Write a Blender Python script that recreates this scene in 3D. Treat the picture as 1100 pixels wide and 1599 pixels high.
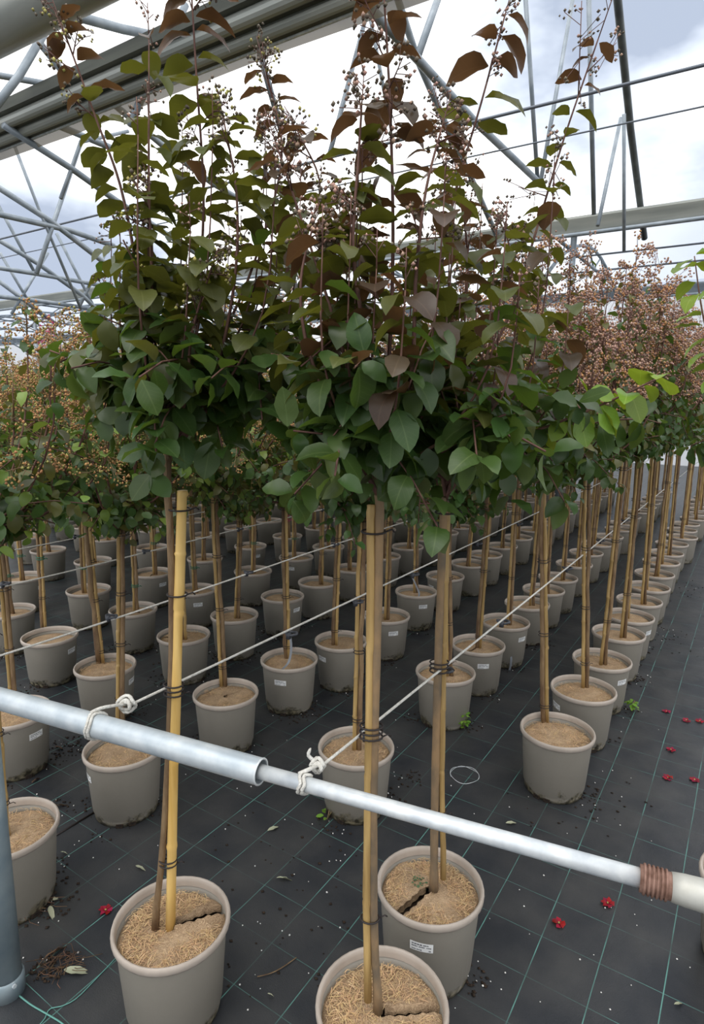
import bpy, bmesh, math, random
import numpy as np
from mathutils import Vector, Matrix

# ------------------------------------------------------------------ clear
for o in list(bpy.data.objects): bpy.data.objects.remove(o)
scene = bpy.context.scene
COL = scene.collection

# ------------------------------------------------------------------ camera
# world axes: X across the rows, Y along the rows, Z up, metres
FPX, PITCH, ROLL, CAMH = 964.29, 0.175591, -0.01256, 1.604
YAW = math.radians(33.0)
CY, SY = math.cos(YAW), math.sin(YAW)
_cp, _sp, _cr, _sr = math.cos(PITCH), math.sin(PITCH), math.cos(ROLL), math.sin(ROLL)
def _w(x, y, z): return Vector((CY*x - SY*y, SY*x + CY*y, z))
_right, _fwd, _down = Vector((1, 0, 0)), Vector((0, _cp, -_sp)), Vector((0, -_sp, -_cp))
_r2 = _cr*_right + _sr*_down; _d2 = -_sr*_right + _cr*_down
CR, CD, CF = _w(*_r2), _w(*_d2), _w(*_fwd)
CAM = Vector((0, 0, CAMH))
cam = bpy.data.cameras.new('camera'); camo = bpy.data.objects.new('camera', cam); COL.objects.link(camo)
cam.sensor_fit = 'VERTICAL'; cam.sensor_height = 36.0; cam.lens = FPX/1599*36
cam.clip_start = 0.02; cam.clip_end = 300
M = Matrix((CR, -CD, -CF)).transposed().to_4x4(); M.translation = CAM
camo.matrix_world = M
scene.camera = camo
HF = _w(0, 1, 0)                       # horizontal forward
HR = _w(1, 0, 0)                       # horizontal right

# ------------------------------------------------------------------ world
world = bpy.data.worlds.new('overcast_sky'); scene.world = world; world.use_nodes = True
nt = world.node_tree; nt.nodes.clear()
def nn(t, typ, **kw):
    n = t.nodes.new(typ)
    for k, v in kw.items(): setattr(n, k, v)
    return n
wo = nn(nt, 'ShaderNodeOutputWorld'); bg = nn(nt, 'ShaderNodeBackground')
tc = nn(nt, 'ShaderNodeTexCoord'); mp = nn(nt, 'ShaderNodeMapping')
mp.inputs['Location'].default_value = (1.5, 7.2, 3.3); mp.inputs['Scale'].default_value = (1.0, 1.0, 1.9)
nz = nn(nt, 'ShaderNodeTexNoise'); nz.inputs['Scale'].default_value = 1.9; nz.inputs['Detail'].default_value = 6; nz.inputs['Roughness'].default_value = .52
rp = nn(nt, 'ShaderNodeValToRGB')
rp.color_ramp.elements[0].position = .39; rp.color_ramp.elements[0].color = (.29, .335, .42, 1)
rp.color_ramp.elements[1].position = .535; rp.color_ramp.elements[1].color = (1.0, 1.0, 1.0, 1)
e = rp.color_ramp.elements.new(.46); e.color = (.56, .61, .69, 1)
nt.links.new(tc.outputs['Generated'], mp.inputs['Vector']); nt.links.new(mp.outputs[0], nz.inputs['Vector'])
nt.links.new(nz.outputs['Fac'], rp.inputs['Fac']); nt.links.new(rp.outputs[0], bg.inputs['Color'])
bg.inputs['Strength'].default_value = 1.45
nt.links.new(bg.outputs[0], wo.inputs[0])
# veiled sun behind the clouds, high and a little behind the viewer
sun = bpy.data.lights.new('veiled_sun', 'SUN'); sun.energy = 1.4; sun.angle = math.radians(50); sun.color = (1, .97, .92)
suno = bpy.data.objects.new('veiled_sun', sun); COL.objects.link(suno)
_sd = (-HF*0.35 - HR*0.25 + Vector((0, 0, 1))).normalized()
suno.rotation_euler = _sd.to_track_quat('Z', 'Y').to_euler(); suno.location = (0, 0, 12)
vs = scene.view_settings
scene.display_settings.display_device = 'sRGB'
vs.view_transform = 'Standard'; vs.look = 'None'; vs.exposure = 0.35; vs.gamma = 1.0; vs.use_curve_mapping = False

# ------------------------------------------------------------------ helpers
def ray(px, py):
    return CR*((px-550)/FPX) + CD*((py-799.5)/FPX) + CF
def at(px, py, fwd):                   # point at a known horizontal distance in front of the viewer
    v = ray(px, py); return CAM + v*(fwd/v.dot(HF))
def onz(px, py, z):
    v = ray(px, py); return CAM + v*((z-CAMH)/v.z)
def onx(px, py, x):
    v = ray(px, py); return CAM + v*(x/v.x)
def project(p):
    q = Vector(p)-CAM; d = q.dot(CF)
    if d < .05: return None
    return 550+FPX*q.dot(CR)/d, 799.5+FPX*q.dot(CD)/d, d

def srgb(r, g, b):
    f = lambda c: ((c/255+.055)/1.055)**2.4 if c > 10 else c/255/12.92
    return (f(r), f(g), f(b), 1)

def mesh(name, V, F, mats, smooth=True, midx=None):
    me = bpy.data.meshes.new(name); me.from_pydata([tuple(v) for v in V], [], F)
    for m in (mats if isinstance(mats, (list, tuple)) else [mats]): me.materials.append(m)
    if midx is not None: me.polygons.foreach_set('material_index', midx)
    me.polygons.foreach_set('use_smooth', [smooth]*len(F)); me.update()
    return me
def link(name, me, parent=None, mat=None):
    o = bpy.data.objects.new(name, me); COL.objects.link(o)
    if parent is not None: o.parent = parent
    if mat is not None: o.matrix_local = mat
    return o
def empty(name, loc, rz=0, label=None, cat=None, group=None, kind=None):
    o = bpy.data.objects.new(name, None); COL.objects.link(o); o.location = loc; o.rotation_euler = (0, 0, rz); o.empty_display_size = .05
    tag(o, label, cat, group, kind); return o
def tag(o, label=None, cat=None, group=None, kind=None):
    if label: o['label'] = label
    if cat: o['category'] = cat
    if group: o['group'] = group
    if kind: o['kind'] = kind
    return o

class B:
    """collects geometry for one mesh"""
    def __init__(s): s.V = []; s.F = []; s.I = []
    def add(s, V, F, i=0):
        n = len(s.V); s.V += [tuple(v) for v in V]; s.F += [tuple(a+n for a in f) for f in F]; s.I += [i]*len(F)
    def box(s, c, size, rot=None, i=0):
        c = Vector(c); h = Vector(size)/2; V = []
        for sx in (-1, 1):
            for sy in (-1, 1):
                for sz in (-1, 1):
                    v = Vector((sx*h.x, sy*h.y, sz*h.z)); V.append(c+(rot@v if rot else v))
        s.add(V, [(0, 1, 3, 2), (4, 6, 7, 5), (0, 4, 5, 1), (2, 3, 7, 6), (0, 2, 6, 4), (1, 5, 7, 3)], i)
    def tube(s, pts, rad, seg=8, caps=True, closed=False, i=0):
        pts = [Vector(p) for p in pts]; n = len(pts)
        rad = rad if isinstance(rad, (list, tuple)) else [rad]*n
        V = []; F = []; prev = None
        for k in range(n):
            if closed: t = pts[(k+1) % n]-pts[k-1]
            else: t = pts[min(k+1, n-1)]-pts[max(k-1, 0)]
            t = t.normalized() if t.length > 1e-9 else Vector((0, 0, 1))
            if prev is None:
                a = Vector((0, 0, 1)) if abs(t.z) < .9 else Vector((1, 0, 0)); u = t.cross(a).normalized()
            else:
                u = prev-t*prev.dot(t)
                u = u.normalized() if u.length > 1e-6 else t.orthogonal().normalized()
            prev = u; w = t.cross(u)
            for j in range(seg):
                a = 2*math.pi*j/seg; V.append(pts[k]+(u*math.cos(a)+w*math.sin(a))*rad[k])
        for k in range(n if closed else n-1):
            for j in range(seg):
                a = k*seg+j; b = k*seg+(j+1) % seg; k2 = (k+1) % n
                F.append((a, b, k2*seg+(j+1) % seg, k2*seg+j))
        if caps and not closed: F.append(tuple(range(seg))[::-1]); F.append(tuple(range((n-1)*seg, n*seg)))
        s.add(V, F, i)
    def lathe(s, prof, seg=32, i=0):
        V = []; F = []
        for r, z in prof:
            for j in range(seg):
                a = 2*math.pi*j/seg; V.append((r*math.cos(a), r*math.sin(a), z))
        for k in range(len(prof)-1):
            for j in range(seg):
                F.append((k*seg+j, k*seg+(j+1) % seg, (k+1)*seg+(j+1) % seg, (k+1)*seg+j))
        s.add(V, F, i)
    def blob(s, c, r, rng=None, i=0, sq=(1, 1, 1)):
        c = Vector(c); j = (lambda: 1+rng.uniform(-.2, .2)) if rng else (lambda: 1)
        V = [c+Vector((x*r*sq[0]*j(), y*r*sq[1]*j(), z*r*sq[2]*j())) for x, y, z in ((1, 0, 0), (-1, 0, 0), (0, 1, 0), (0, -1, 0), (0, 0, 1), (0, 0, -1))]
        s.add(V, [(0, 2, 4), (2, 1, 4), (1, 3, 4), (3, 0, 4), (2, 0, 5), (1, 2, 5), (3, 1, 5), (0, 3, 5)], i)
    def mesh(s, name, mats, smooth=True): return mesh(name, s.V, s.F, mats, smooth, s.I)
    def obj(s, name, mats, parent=None, smooth=True, mat=None): return link(name, s.mesh(name, mats, smooth), parent, mat)

def smoothline(pts, n):
    pts = [Vector(p) for p in pts]; out = []
    L = len(pts)
    for k in range(n):
        t = k/(n-1)*(L-1); i = min(int(t), L-2); f = t-i
        p0, p1, p2, p3 = pts[max(i-1, 0)], pts[i], pts[i+1], pts[min(i+2, L-1)]
        out.append(.5*((2*p1)+(p2-p0)*f+(2*p0-5*p1+4*p2-p3)*f*f+(3*p1-p0-3*p2+p3)*f**3))
    return out

# ------------------------------------------------------------------ materials
def base_mat(name, col, rough=.6, metal=0, spec=.5):
    m = bpy.data.materials.new(name); m.use_nodes = True
    b = m.node_tree.nodes['Principled BSDF']; b.inputs['Base Color'].default_value = col
    b.inputs['Roughness'].default_value = rough; b.inputs['Metallic'].default_value = metal
    b.inputs['Specular IOR Level'].default_value = spec
    return m, m.node_tree, b
def noise_mat(name, c1, c2, scale=8, rough=.7, metal=0, detail=4, lo=.35, hi=.65, stretch=None, bump=0, bscale=None, rand=0, spec=.4, coord='Object'):
    m, t, b = base_mat(name, c1, rough, metal, spec)
    tcn = nn(t, 'ShaderNodeTexCoord'); v = tcn.outputs[coord]
    if stretch:
        mpn = nn(t, 'ShaderNodeMapping'); mpn.inputs['Scale'].default_value = stretch; t.links.new(v, mpn.inputs[0]); v = mpn.outputs[0]
    n1 = nn(t, 'ShaderNodeTexNoise'); n1.inputs['Scale'].default_value = scale; n1.inputs['Detail'].default_value = detail
    t.links.new(v, n1.inputs['Vector'])
    r = nn(t, 'ShaderNodeValToRGB'); r.color_ramp.elements[0].position = lo; r.color_ramp.elements[1].position = hi
    r.color_ramp.elements[0].color = c1; r.color_ramp.elements[1].color = c2
    t.links.new(n1.outputs['Fac'], r.inputs['Fac']); out = r.outputs[0]
    if rand:
        oi = nn(t, 'ShaderNodeObjectInfo'); mr = nn(t, 'ShaderNodeMapRange'); mr.inputs['To Min'].default_value = 1-rand; mr.inputs['To Max'].default_value = 1+rand
        t.links.new(oi.outputs['Random'], mr.inputs['Value'])
        hs = nn(t, 'ShaderNodeHueSaturation'); t.links.new(mr.outputs[0], hs.inputs['Value']); t.links.new(out, hs.inputs['Color']); out = hs.outputs[0]
    t.links.new(out, b.inputs['Base Color'])
    if bump:
        n2 = nn(t, 'ShaderNodeTexNoise'); n2.inputs['Scale'].default_value = bscale or scale*3; n2.inputs['Detail'].default_value = 4
        t.links.new(v, n2.inputs['Vector'])
        bp = nn(t, 'ShaderNodeBump'); bp.inputs['Strength'].default_value = bump; bp.inputs['Distance'].default_value = .01
        t.links.new(n2.outputs['Fac'], bp.inputs['Height']); t.links.new(bp.outputs[0], b.inputs['Normal'])
    return m

def leaf_mat(name, top, under, var=.25, rough=.36, trans=.32, tcol=None, veins=False, spec=.42):
    m = bpy.data.materials.new(name); m.use_nodes = True; t = m.node_tree; b = t.nodes['Principled BSDF']; out = t.nodes['Material Output']
    oi = nn(t, 'ShaderNodeObjectInfo'); ge = nn(t, 'ShaderNodeNewGeometry')
    ad = nn(t, 'ShaderNodeMath', operation='ADD'); fr = nn(t, 'ShaderNodeMath', operation='FRACT')
    t.links.new(oi.outputs['Random'], ad.inputs[0]); t.links.new(ge.outputs['Random Per Island'], ad.inputs[1]); t.links.new(ad.outputs[0], fr.inputs[0])
    mx = nn(t, 'ShaderNodeMix', data_type='RGBA'); mx.inputs[6].default_value = top; mx.inputs[7].default_value = under
    t.links.new(ge.outputs['Backfacing'], mx.inputs[0]); c = mx.outputs[2]
    if veins:
        tcn = nn(t, 'ShaderNodeTexCoord'); sx = nn(t, 'ShaderNodeSeparateXYZ'); t.links.new(tcn.outputs['Object'], sx.inputs[0])
        ab = nn(t, 'ShaderNodeMath', operation='ABSOLUTE'); t.links.new(sx.outputs[0], ab.inputs[0])
        mr = nn(t, 'ShaderNodeMapRange'); mr.inputs['From Min'].default_value = .006; mr.inputs['From Max'].default_value = .022
        mr.inputs['To Min'].default_value = .3; mr.inputs['To Max'].default_value = 0; t.links.new(ab.outputs[0], mr.inputs[0])
        # side veins
        sub = nn(t, 'ShaderNodeMath', operation='MULTIPLY_ADD'); sub.inputs[1].default_value = -.8; t.links.new(ab.outputs[0], sub.inputs[0]); t.links.new(sx.outputs[1], sub.inputs[2])
        mu = nn(t, 'ShaderNodeMath', operation='MULTIPLY'); mu.inputs[1].default_value = 55; t.links.new(sub.outputs[0], mu.inputs[0])
        sn = nn(t, 'ShaderNodeMath', operation='SINE'); t.links.new(mu.outputs[0], sn.inputs[0])
        m2 = nn(t, 'ShaderNodeMapRange'); m2.inputs['From Min'].default_value = .9; m2.inputs['From Max'].default_value = 1; m2.inputs['To Max'].default_value = .12; t.links.new(sn.outputs[0], m2.inputs[0])
        mxx = nn(t, 'ShaderNodeMath', operation='MAXIMUM'); t.links.new(mr.outputs[0], mxx.inputs[0]); t.links.new(m2.outputs[0], mxx.inputs[1])
        mv = nn(t, 'ShaderNodeMix', data_type='RGBA'); t.links.new(mxx.outputs[0], mv.inputs[0]); t.links.new(c, mv.inputs[6])
        mv.inputs[7].default_value = tuple(min(1, x*1.9+.03) for x in under[:3])+(1,); c = mv.outputs[2]
    hs = nn(t, 'ShaderNodeHueSaturation'); mr = nn(t, 'ShaderNodeMapRange'); mr.inputs['To Min'].default_value = 1-var; mr.inputs['To Max'].default_value = 1+var
    t.links.new(fr.outputs[0], mr.inputs[0]); t.links.new(mr.outputs[0], hs.inputs['Value'])
    m3 = nn(t, 'ShaderNodeMapRange'); m3.inputs['To Min'].default_value = .485; m3.inputs['To Max'].default_value = .515
    f7 = nn(t, 'ShaderNodeMath', operation='MULTIPLY'); f7.inputs[1].default_value = 7.3; f8 = nn(t, 'ShaderNodeMath', operation='FRACT')
    t.links.new(fr.outputs[0], f7.inputs[0]); t.links.new(f7.outputs[0], f8.inputs[0]); t.links.new(f8.outputs[0], m3.inputs[0]); t.links.new(m3.outputs[0], hs.inputs['Hue'])
    t.links.new(c, hs.inputs['Color'])
    t.links.new(hs.outputs[0], b.inputs['Base Color']); b.inputs['Roughness'].default_value = rough; b.inputs['Specular IOR Level'].default_value = spec
    tr = nn(t, 'ShaderNodeBsdfTranslucent'); ms = nn(t, 'ShaderNodeMixShader'); ms.inputs[0].default_value = trans
    if tcol:
        tr.inputs['Color'].default_value = tcol
    else: t.links.new(hs.outputs[0], tr.inputs['Color'])
    t.links.new(b.outputs[0], ms.inputs[1]); t.links.new(tr.outputs[0], ms.inputs[2]); t.links.new(ms.outputs[0], out.inputs['Surface'])
    return m

MT = {}
MT['leaf_green'] = leaf_mat('leaf_green', srgb(60, 84, 40), srgb(84, 100, 52), veins=True, tcol=srgb(95, 120, 35))
MT['leaf_olive'] = leaf_mat('leaf_olive', srgb(80, 86, 42), srgb(86, 88, 46), veins=True, tcol=srgb(115, 115, 35))
MT['leaf_bronze'] = leaf_mat('leaf_bronze', srgb(78, 64, 50), srgb(88, 68, 50), veins=True, tcol=srgb(112, 78, 46))
MT['leaf_fresh'] = leaf_mat('leaf_fresh', srgb(118, 146, 52), srgb(140, 150, 72), veins=True, tcol=srgb(150, 170, 40))
MT['fol_green'] = leaf_mat('foliage_green', srgb(66, 92, 46), srgb(84, 100, 60), var=.4, tcol=srgb(90, 118, 36))
MT['fol_olive'] = leaf_mat('foliage_olive', srgb(92, 94, 50), srgb(100, 96, 58), var=.4, tcol=srgb(120, 115, 40))
MT['fol_light'] = leaf_mat('foliage_light', srgb(124, 148, 66), srgb(120, 138, 80), var=.3, tcol=srgb(130, 150, 50))
MT['seed_tan'] = leaf_mat('seed_capsule_tan', srgb(190, 142, 92), srgb(160, 120, 80), var=.35, trans=.12, rough=.6)
MT['seed_pink'] = leaf_mat('seed_capsule_pink', srgb(182, 146, 128), srgb(164, 120, 108), var=.35, trans=.12, rough=.6)
MT['seed_yellow'] = leaf_mat('seed_capsule_yellow', srgb(176, 168, 96), srgb(150, 140, 80), var=.3, trans=.12, rough=.6)
MT['bud'] = leaf_mat('flower_bud', srgb(112, 100, 84), srgb(100, 84, 74), var=.3, trans=.1, rough=.6)
MT['petal_pink'] = leaf_mat('petal_pink', srgb(196, 60, 110), srgb(180, 60, 100), var=.3, trans=.3, rough=.6)
MT['petal_red'] = leaf_mat('petal_red', srgb(150, 18, 48), srgb(126, 18, 44), var=.3, trans=.2, rough=.6)
MT['twig_red'] = noise_mat('twig_red', srgb(92, 62, 56), srgb(116, 84, 70), 30)
MT['twig_green'] = noise_mat('twig_green', srgb(120, 120, 76), srgb(150, 110, 86), 20)
MT['bark'] = noise_mat('bark', srgb(104, 80, 58), srgb(150, 124, 90), 14, stretch=(3, 3, .6), bump=.5, bscale=60, rand=.15)
MT['bark_mottled'] = noise_mat('bark_mottled', srgb(150, 122, 88), srgb(104, 92, 76), 22, stretch=(1, 1, .45), bump=.3, bscale=50)
MT['bamboo'] = noise_mat('bamboo', srgb(182, 152, 98), srgb(150, 122, 76), 12, stretch=(6, 6, .5), rough=.45, rand=.18)
MT['bamboo_pale'] = noise_mat('bamboo_pale', srgb(226, 190, 118), srgb(206, 164, 88), 9, stretch=(4, 4, .4), rough=.4)
MT['tie'] = base_mat('tie_black', srgb(36, 28, 26), .5)[0]
MT['tie_green'] = base_mat('tie_green', srgb(30, 110, 84), .5)[0]
MT['clip'] = base_mat('clip_grey', srgb(64, 66, 72), .45)[0]
MT['rope'] = noise_mat('rope_white', srgb(226, 224, 216), srgb(204, 200, 190), 120, rough=.85, bump=.6, bscale=300)
MT['label'] = base_mat('sticker_white', srgb(240, 240, 238), .45)[0]
MT['ink'] = base_mat('sticker_ink', srgb(92, 92, 98), .6)[0]
MT['soil'] = noise_mat('soil', srgb(34, 26, 20), srgb(62, 48, 36), 60, rough=.95, bump=.8, bscale=120)
MT['perlite'] = base_mat('perlite', srgb(232, 230, 224), .8)[0]
MT['dry_leaf'] = leaf_mat('dry_leaf', srgb(176, 178, 150), srgb(150, 150, 124), var=.2, rough=.7, trans=.1)
MT['dry_brown'] = leaf_mat('dry_brown', srgb(110, 84, 62), srgb(90, 70, 54), var=.3, rough=.8, trans=.1)
MT['weed'] = leaf_mat('weed_leaf', srgb(118, 160, 62), srgb(120, 150, 70), var=.25, tcol=srgb(150, 180, 50))
MT['moss'] = leaf_mat('moss_leaf', srgb(92, 118, 84), srgb(100, 120, 90), var=.25)
MT['galv'] = noise_mat('galvanised_steel', srgb(176, 186, 192), srgb(206, 212, 214), 18, rough=.42, metal=.35, stretch=(1, 1, 1), detail=6)
MT['galv_bright'] = noise_mat('galvanised_bright', srgb(196, 202, 206), srgb(226, 230, 230), 30, rough=.38, metal=.3, detail=6)
MT['galv_worn'] = noise_mat('galvanised_worn', srgb(176, 174, 164), srgb(206, 206, 200), 14, rough=.5, metal=.25, detail=8)
MT['galv_post'] = noise_mat('galvanised_post', srgb(122, 138, 146), srgb(150, 162, 166), 10, rough=.45, metal=.3)
MT['rust'] = noise_mat('rust', srgb(112, 82, 68), srgb(150, 118, 104), 60, rough=.7, metal=.2)
MT['frame'] = noise_mat('frame_steel', srgb(132, 142, 150), srgb(160, 168, 174), 6, rough=.5, metal=.3)
MT['frame_dark'] = noise_mat('frame_dark', srgb(84, 88, 88), srgb(108, 112, 110), 6, rough=.5, metal=.3)
MT['gutter'] = noise_mat('gutter_steel', srgb(150, 154, 148), srgb(178, 180, 172), 3, rough=.45, metal=.3, stretch=(.3, 3, 3))
MT['gutter_dark'] = noise_mat('gutter_dark', srgb(70, 72, 66), srgb(96, 98, 88), 3, rough=.5, metal=.3, stretch=(.3, 3, 3))
MT['thread'] = base_mat('thread_teal', srgb(96, 150, 140), .7)[0]
MT['ribbon'] = base_mat('ribbon_grey', srgb(132, 136, 142), .4)[0]
MT['wire'] = base_mat('wire_grey', srgb(110, 116, 124), .5, .4)[0]

# pot: taupe plastic, algae and soil stains creeping up from the bottom with ragged edges
def pot_mat():
    m, t, b = base_mat('pot_plastic', srgb(168, 160, 146), .5, 0, .4)
    tcn = nn(t, 'ShaderNodeTexCoord'); oi = nn(t, 'ShaderNodeObjectInfo')
    va = nn(t, 'ShaderNodeVectorMath', operation='ADD'); sc = nn(t, 'ShaderNodeVectorMath', operation='SCALE'); sc.inputs[3].default_value = 40
    cb = nn(t, 'ShaderNodeCombineXYZ'); t.links.new(oi.outputs['Random'], cb.inputs[0]); t.links.new(oi.outputs['Random'], cb.inputs[1])
    t.links.new(cb.outputs[0], sc.inputs[0]); t.links.new(tcn.outputs['Object'], va.inputs[0]); t.links.new(sc.outputs[0], va.inputs[1])
    n1 = nn(t, 'ShaderNodeTexNoise'); n1.inputs['Scale'].default_value = 9; n1.inputs['Detail'].default_value = 9; n1.inputs['Roughness'].default_value = .75
    n2 = nn(t, 'ShaderNodeTexNoise'); n2.inputs['Scale'].default_value = 55; n2.inputs['Detail'].default_value = 5
    for q in (n1, n2): t.links.new(va.outputs[0], q.inputs['Vector'])
    sx = nn(t, 'ShaderNodeSeparateXYZ'); t.links.new(tcn.outputs['Object'], sx.inputs[0])
    mr = nn(t, 'ShaderNodeMapRange'); mr.inputs['From Min'].default_value = 0; mr.inputs['From Max'].default_value = .11; mr.inputs['To Min'].default_value = .20; mr.inputs['To Max'].default_value = -.22
    t.links.new(sx.outputs[2], mr.inputs[0])
    ad = nn(t, 'ShaderNodeMath', operation='ADD'); t.links.new(n1.outputs['Fac'], ad.inputs[0]); t.links.new(mr.outputs[0], ad.inputs[1])
    r = nn(t, 'ShaderNodeValToRGB'); r.color_ramp.elements[0].position = .55; r.color_ramp.elements[1].position = .64
    r.color_ramp.elements[0].color = (0, 0, 0, 1); r.color_ramp.elements[1].color = (1, 1, 1, 1); t.links.new(ad.outputs[0], r.inputs[0])
    st = nn(t, 'ShaderNodeValToRGB'); st.color_ramp.elements[0].position = .4; st.color_ramp.elements[1].position = .6
    st.color_ramp.elements[0].color = srgb(52, 48, 36); st.color_ramp.elements[1].color = srgb(122, 114, 92); t.links.new(n2.outputs['Fac'], st.inputs[0])
    pl = nn(t, 'ShaderNodeMix', data_type='RGBA'); pl.inputs[6].default_value = srgb(134, 129, 118); pl.inputs[7].default_value = srgb(148, 141, 130); t.links.new(n1.outputs['Fac'], pl.inputs[0])
    mx = nn(t, 'ShaderNodeMix', data_type='RGBA'); t.links.new(r.outputs[0], mx.inputs[0]); t.links.new(pl.outputs[2], mx.inputs[6]); t.links.new(st.outputs[0], mx.inputs[7])
    t.links.new(mx.outputs[2], b.inputs['Base Color']); return m
MT['pot'] = pot_mat()
MT['rim'] = noise_mat('pot_rim', srgb(166, 154, 142), srgb(182, 170, 158), 12, rough=.5, rand=.06)
def coir_mat():
    m, t, b = base_mat('coir_mulch', srgb(180, 138, 94), .95, 0, .1)
    tcn = nn(t, 'ShaderNodeTexCoord'); oi = nn(t, 'ShaderNodeObjectInfo')
    n1 = nn(t, 'ShaderNodeTexNoise'); n1.inputs['Scale'].default_value = 22; n1.inputs['Detail'].default_value = 6
    mp2 = nn(t, 'ShaderNodeMapping'); mp2.inputs['Scale'].default_value = (1, 1, 1)
    n2 = nn(t, 'ShaderNodeTexNoise'); n2.inputs['Scale'].default_value = 75; n2.inputs['Detail'].default_value = 5; n2.inputs['Distortion'].default_value = 5
    for q in (n1, n2): t.links.new(tcn.outputs['Object'], q.inputs['Vector'])
    r = nn(t, 'ShaderNodeValToRGB'); r.color_ramp.elements[0].position = .32; r.color_ramp.elements[1].position = .68
    r.color_ramp.elements[0].color = srgb(116, 92, 70); r.color_ramp.elements[1].color = srgb(226, 196, 160); t.links.new(n2.outputs['Fac'], r.inputs[0])
    r2 = nn(t, 'ShaderNodeValToRGB'); r2.color_ramp.elements[0].position = .3; r2.color_ramp.elements[1].position = .7
    r2.color_ramp.elements[0].color = srgb(140, 114, 88); r2.color_ramp.elements[1].color = srgb(208, 178, 142); t.links.new(n1.outputs['Fac'], r2.inputs[0])
    mx = nn(t, 'ShaderNodeMix', data_type='RGBA'); mx.inputs[0].default_value = .55; t.links.new(r2.outputs[0], mx.inputs[6]); t.links.new(r.outputs[0], mx.inputs[7])
    hs = nn(t, 'ShaderNodeHueSaturation'); mr = nn(t, 'ShaderNodeMapRange'); mr.inputs['To Min'].default_value = .82; mr.inputs['To Max'].default_value = 1.08
    t.links.new(oi.outputs['Random'], mr.inputs[0]); t.links.new(mr.outputs[0], hs.inputs['Value']); t.links.new(mx.outputs[2], hs.inputs['Color'])
    t.links.new(hs.outputs[0], b.inputs['Base Color'])
    bp = nn(t, 'ShaderNodeBump'); bp.inputs['Strength'].default_value = .8; bp.inputs['Distance'].default_value = .006; t.links.new(n2.outputs['Fac'], bp.inputs['Height']); t.links.new(bp.outputs[0], b.inputs['Normal'])
    return m
MT['coir'] = coir_mat()
MT['fibre'] = leaf_mat('coir_fibre', srgb(222, 194, 154), srgb(200, 168, 126), var=.35, rough=.9, trans=.1)

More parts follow.
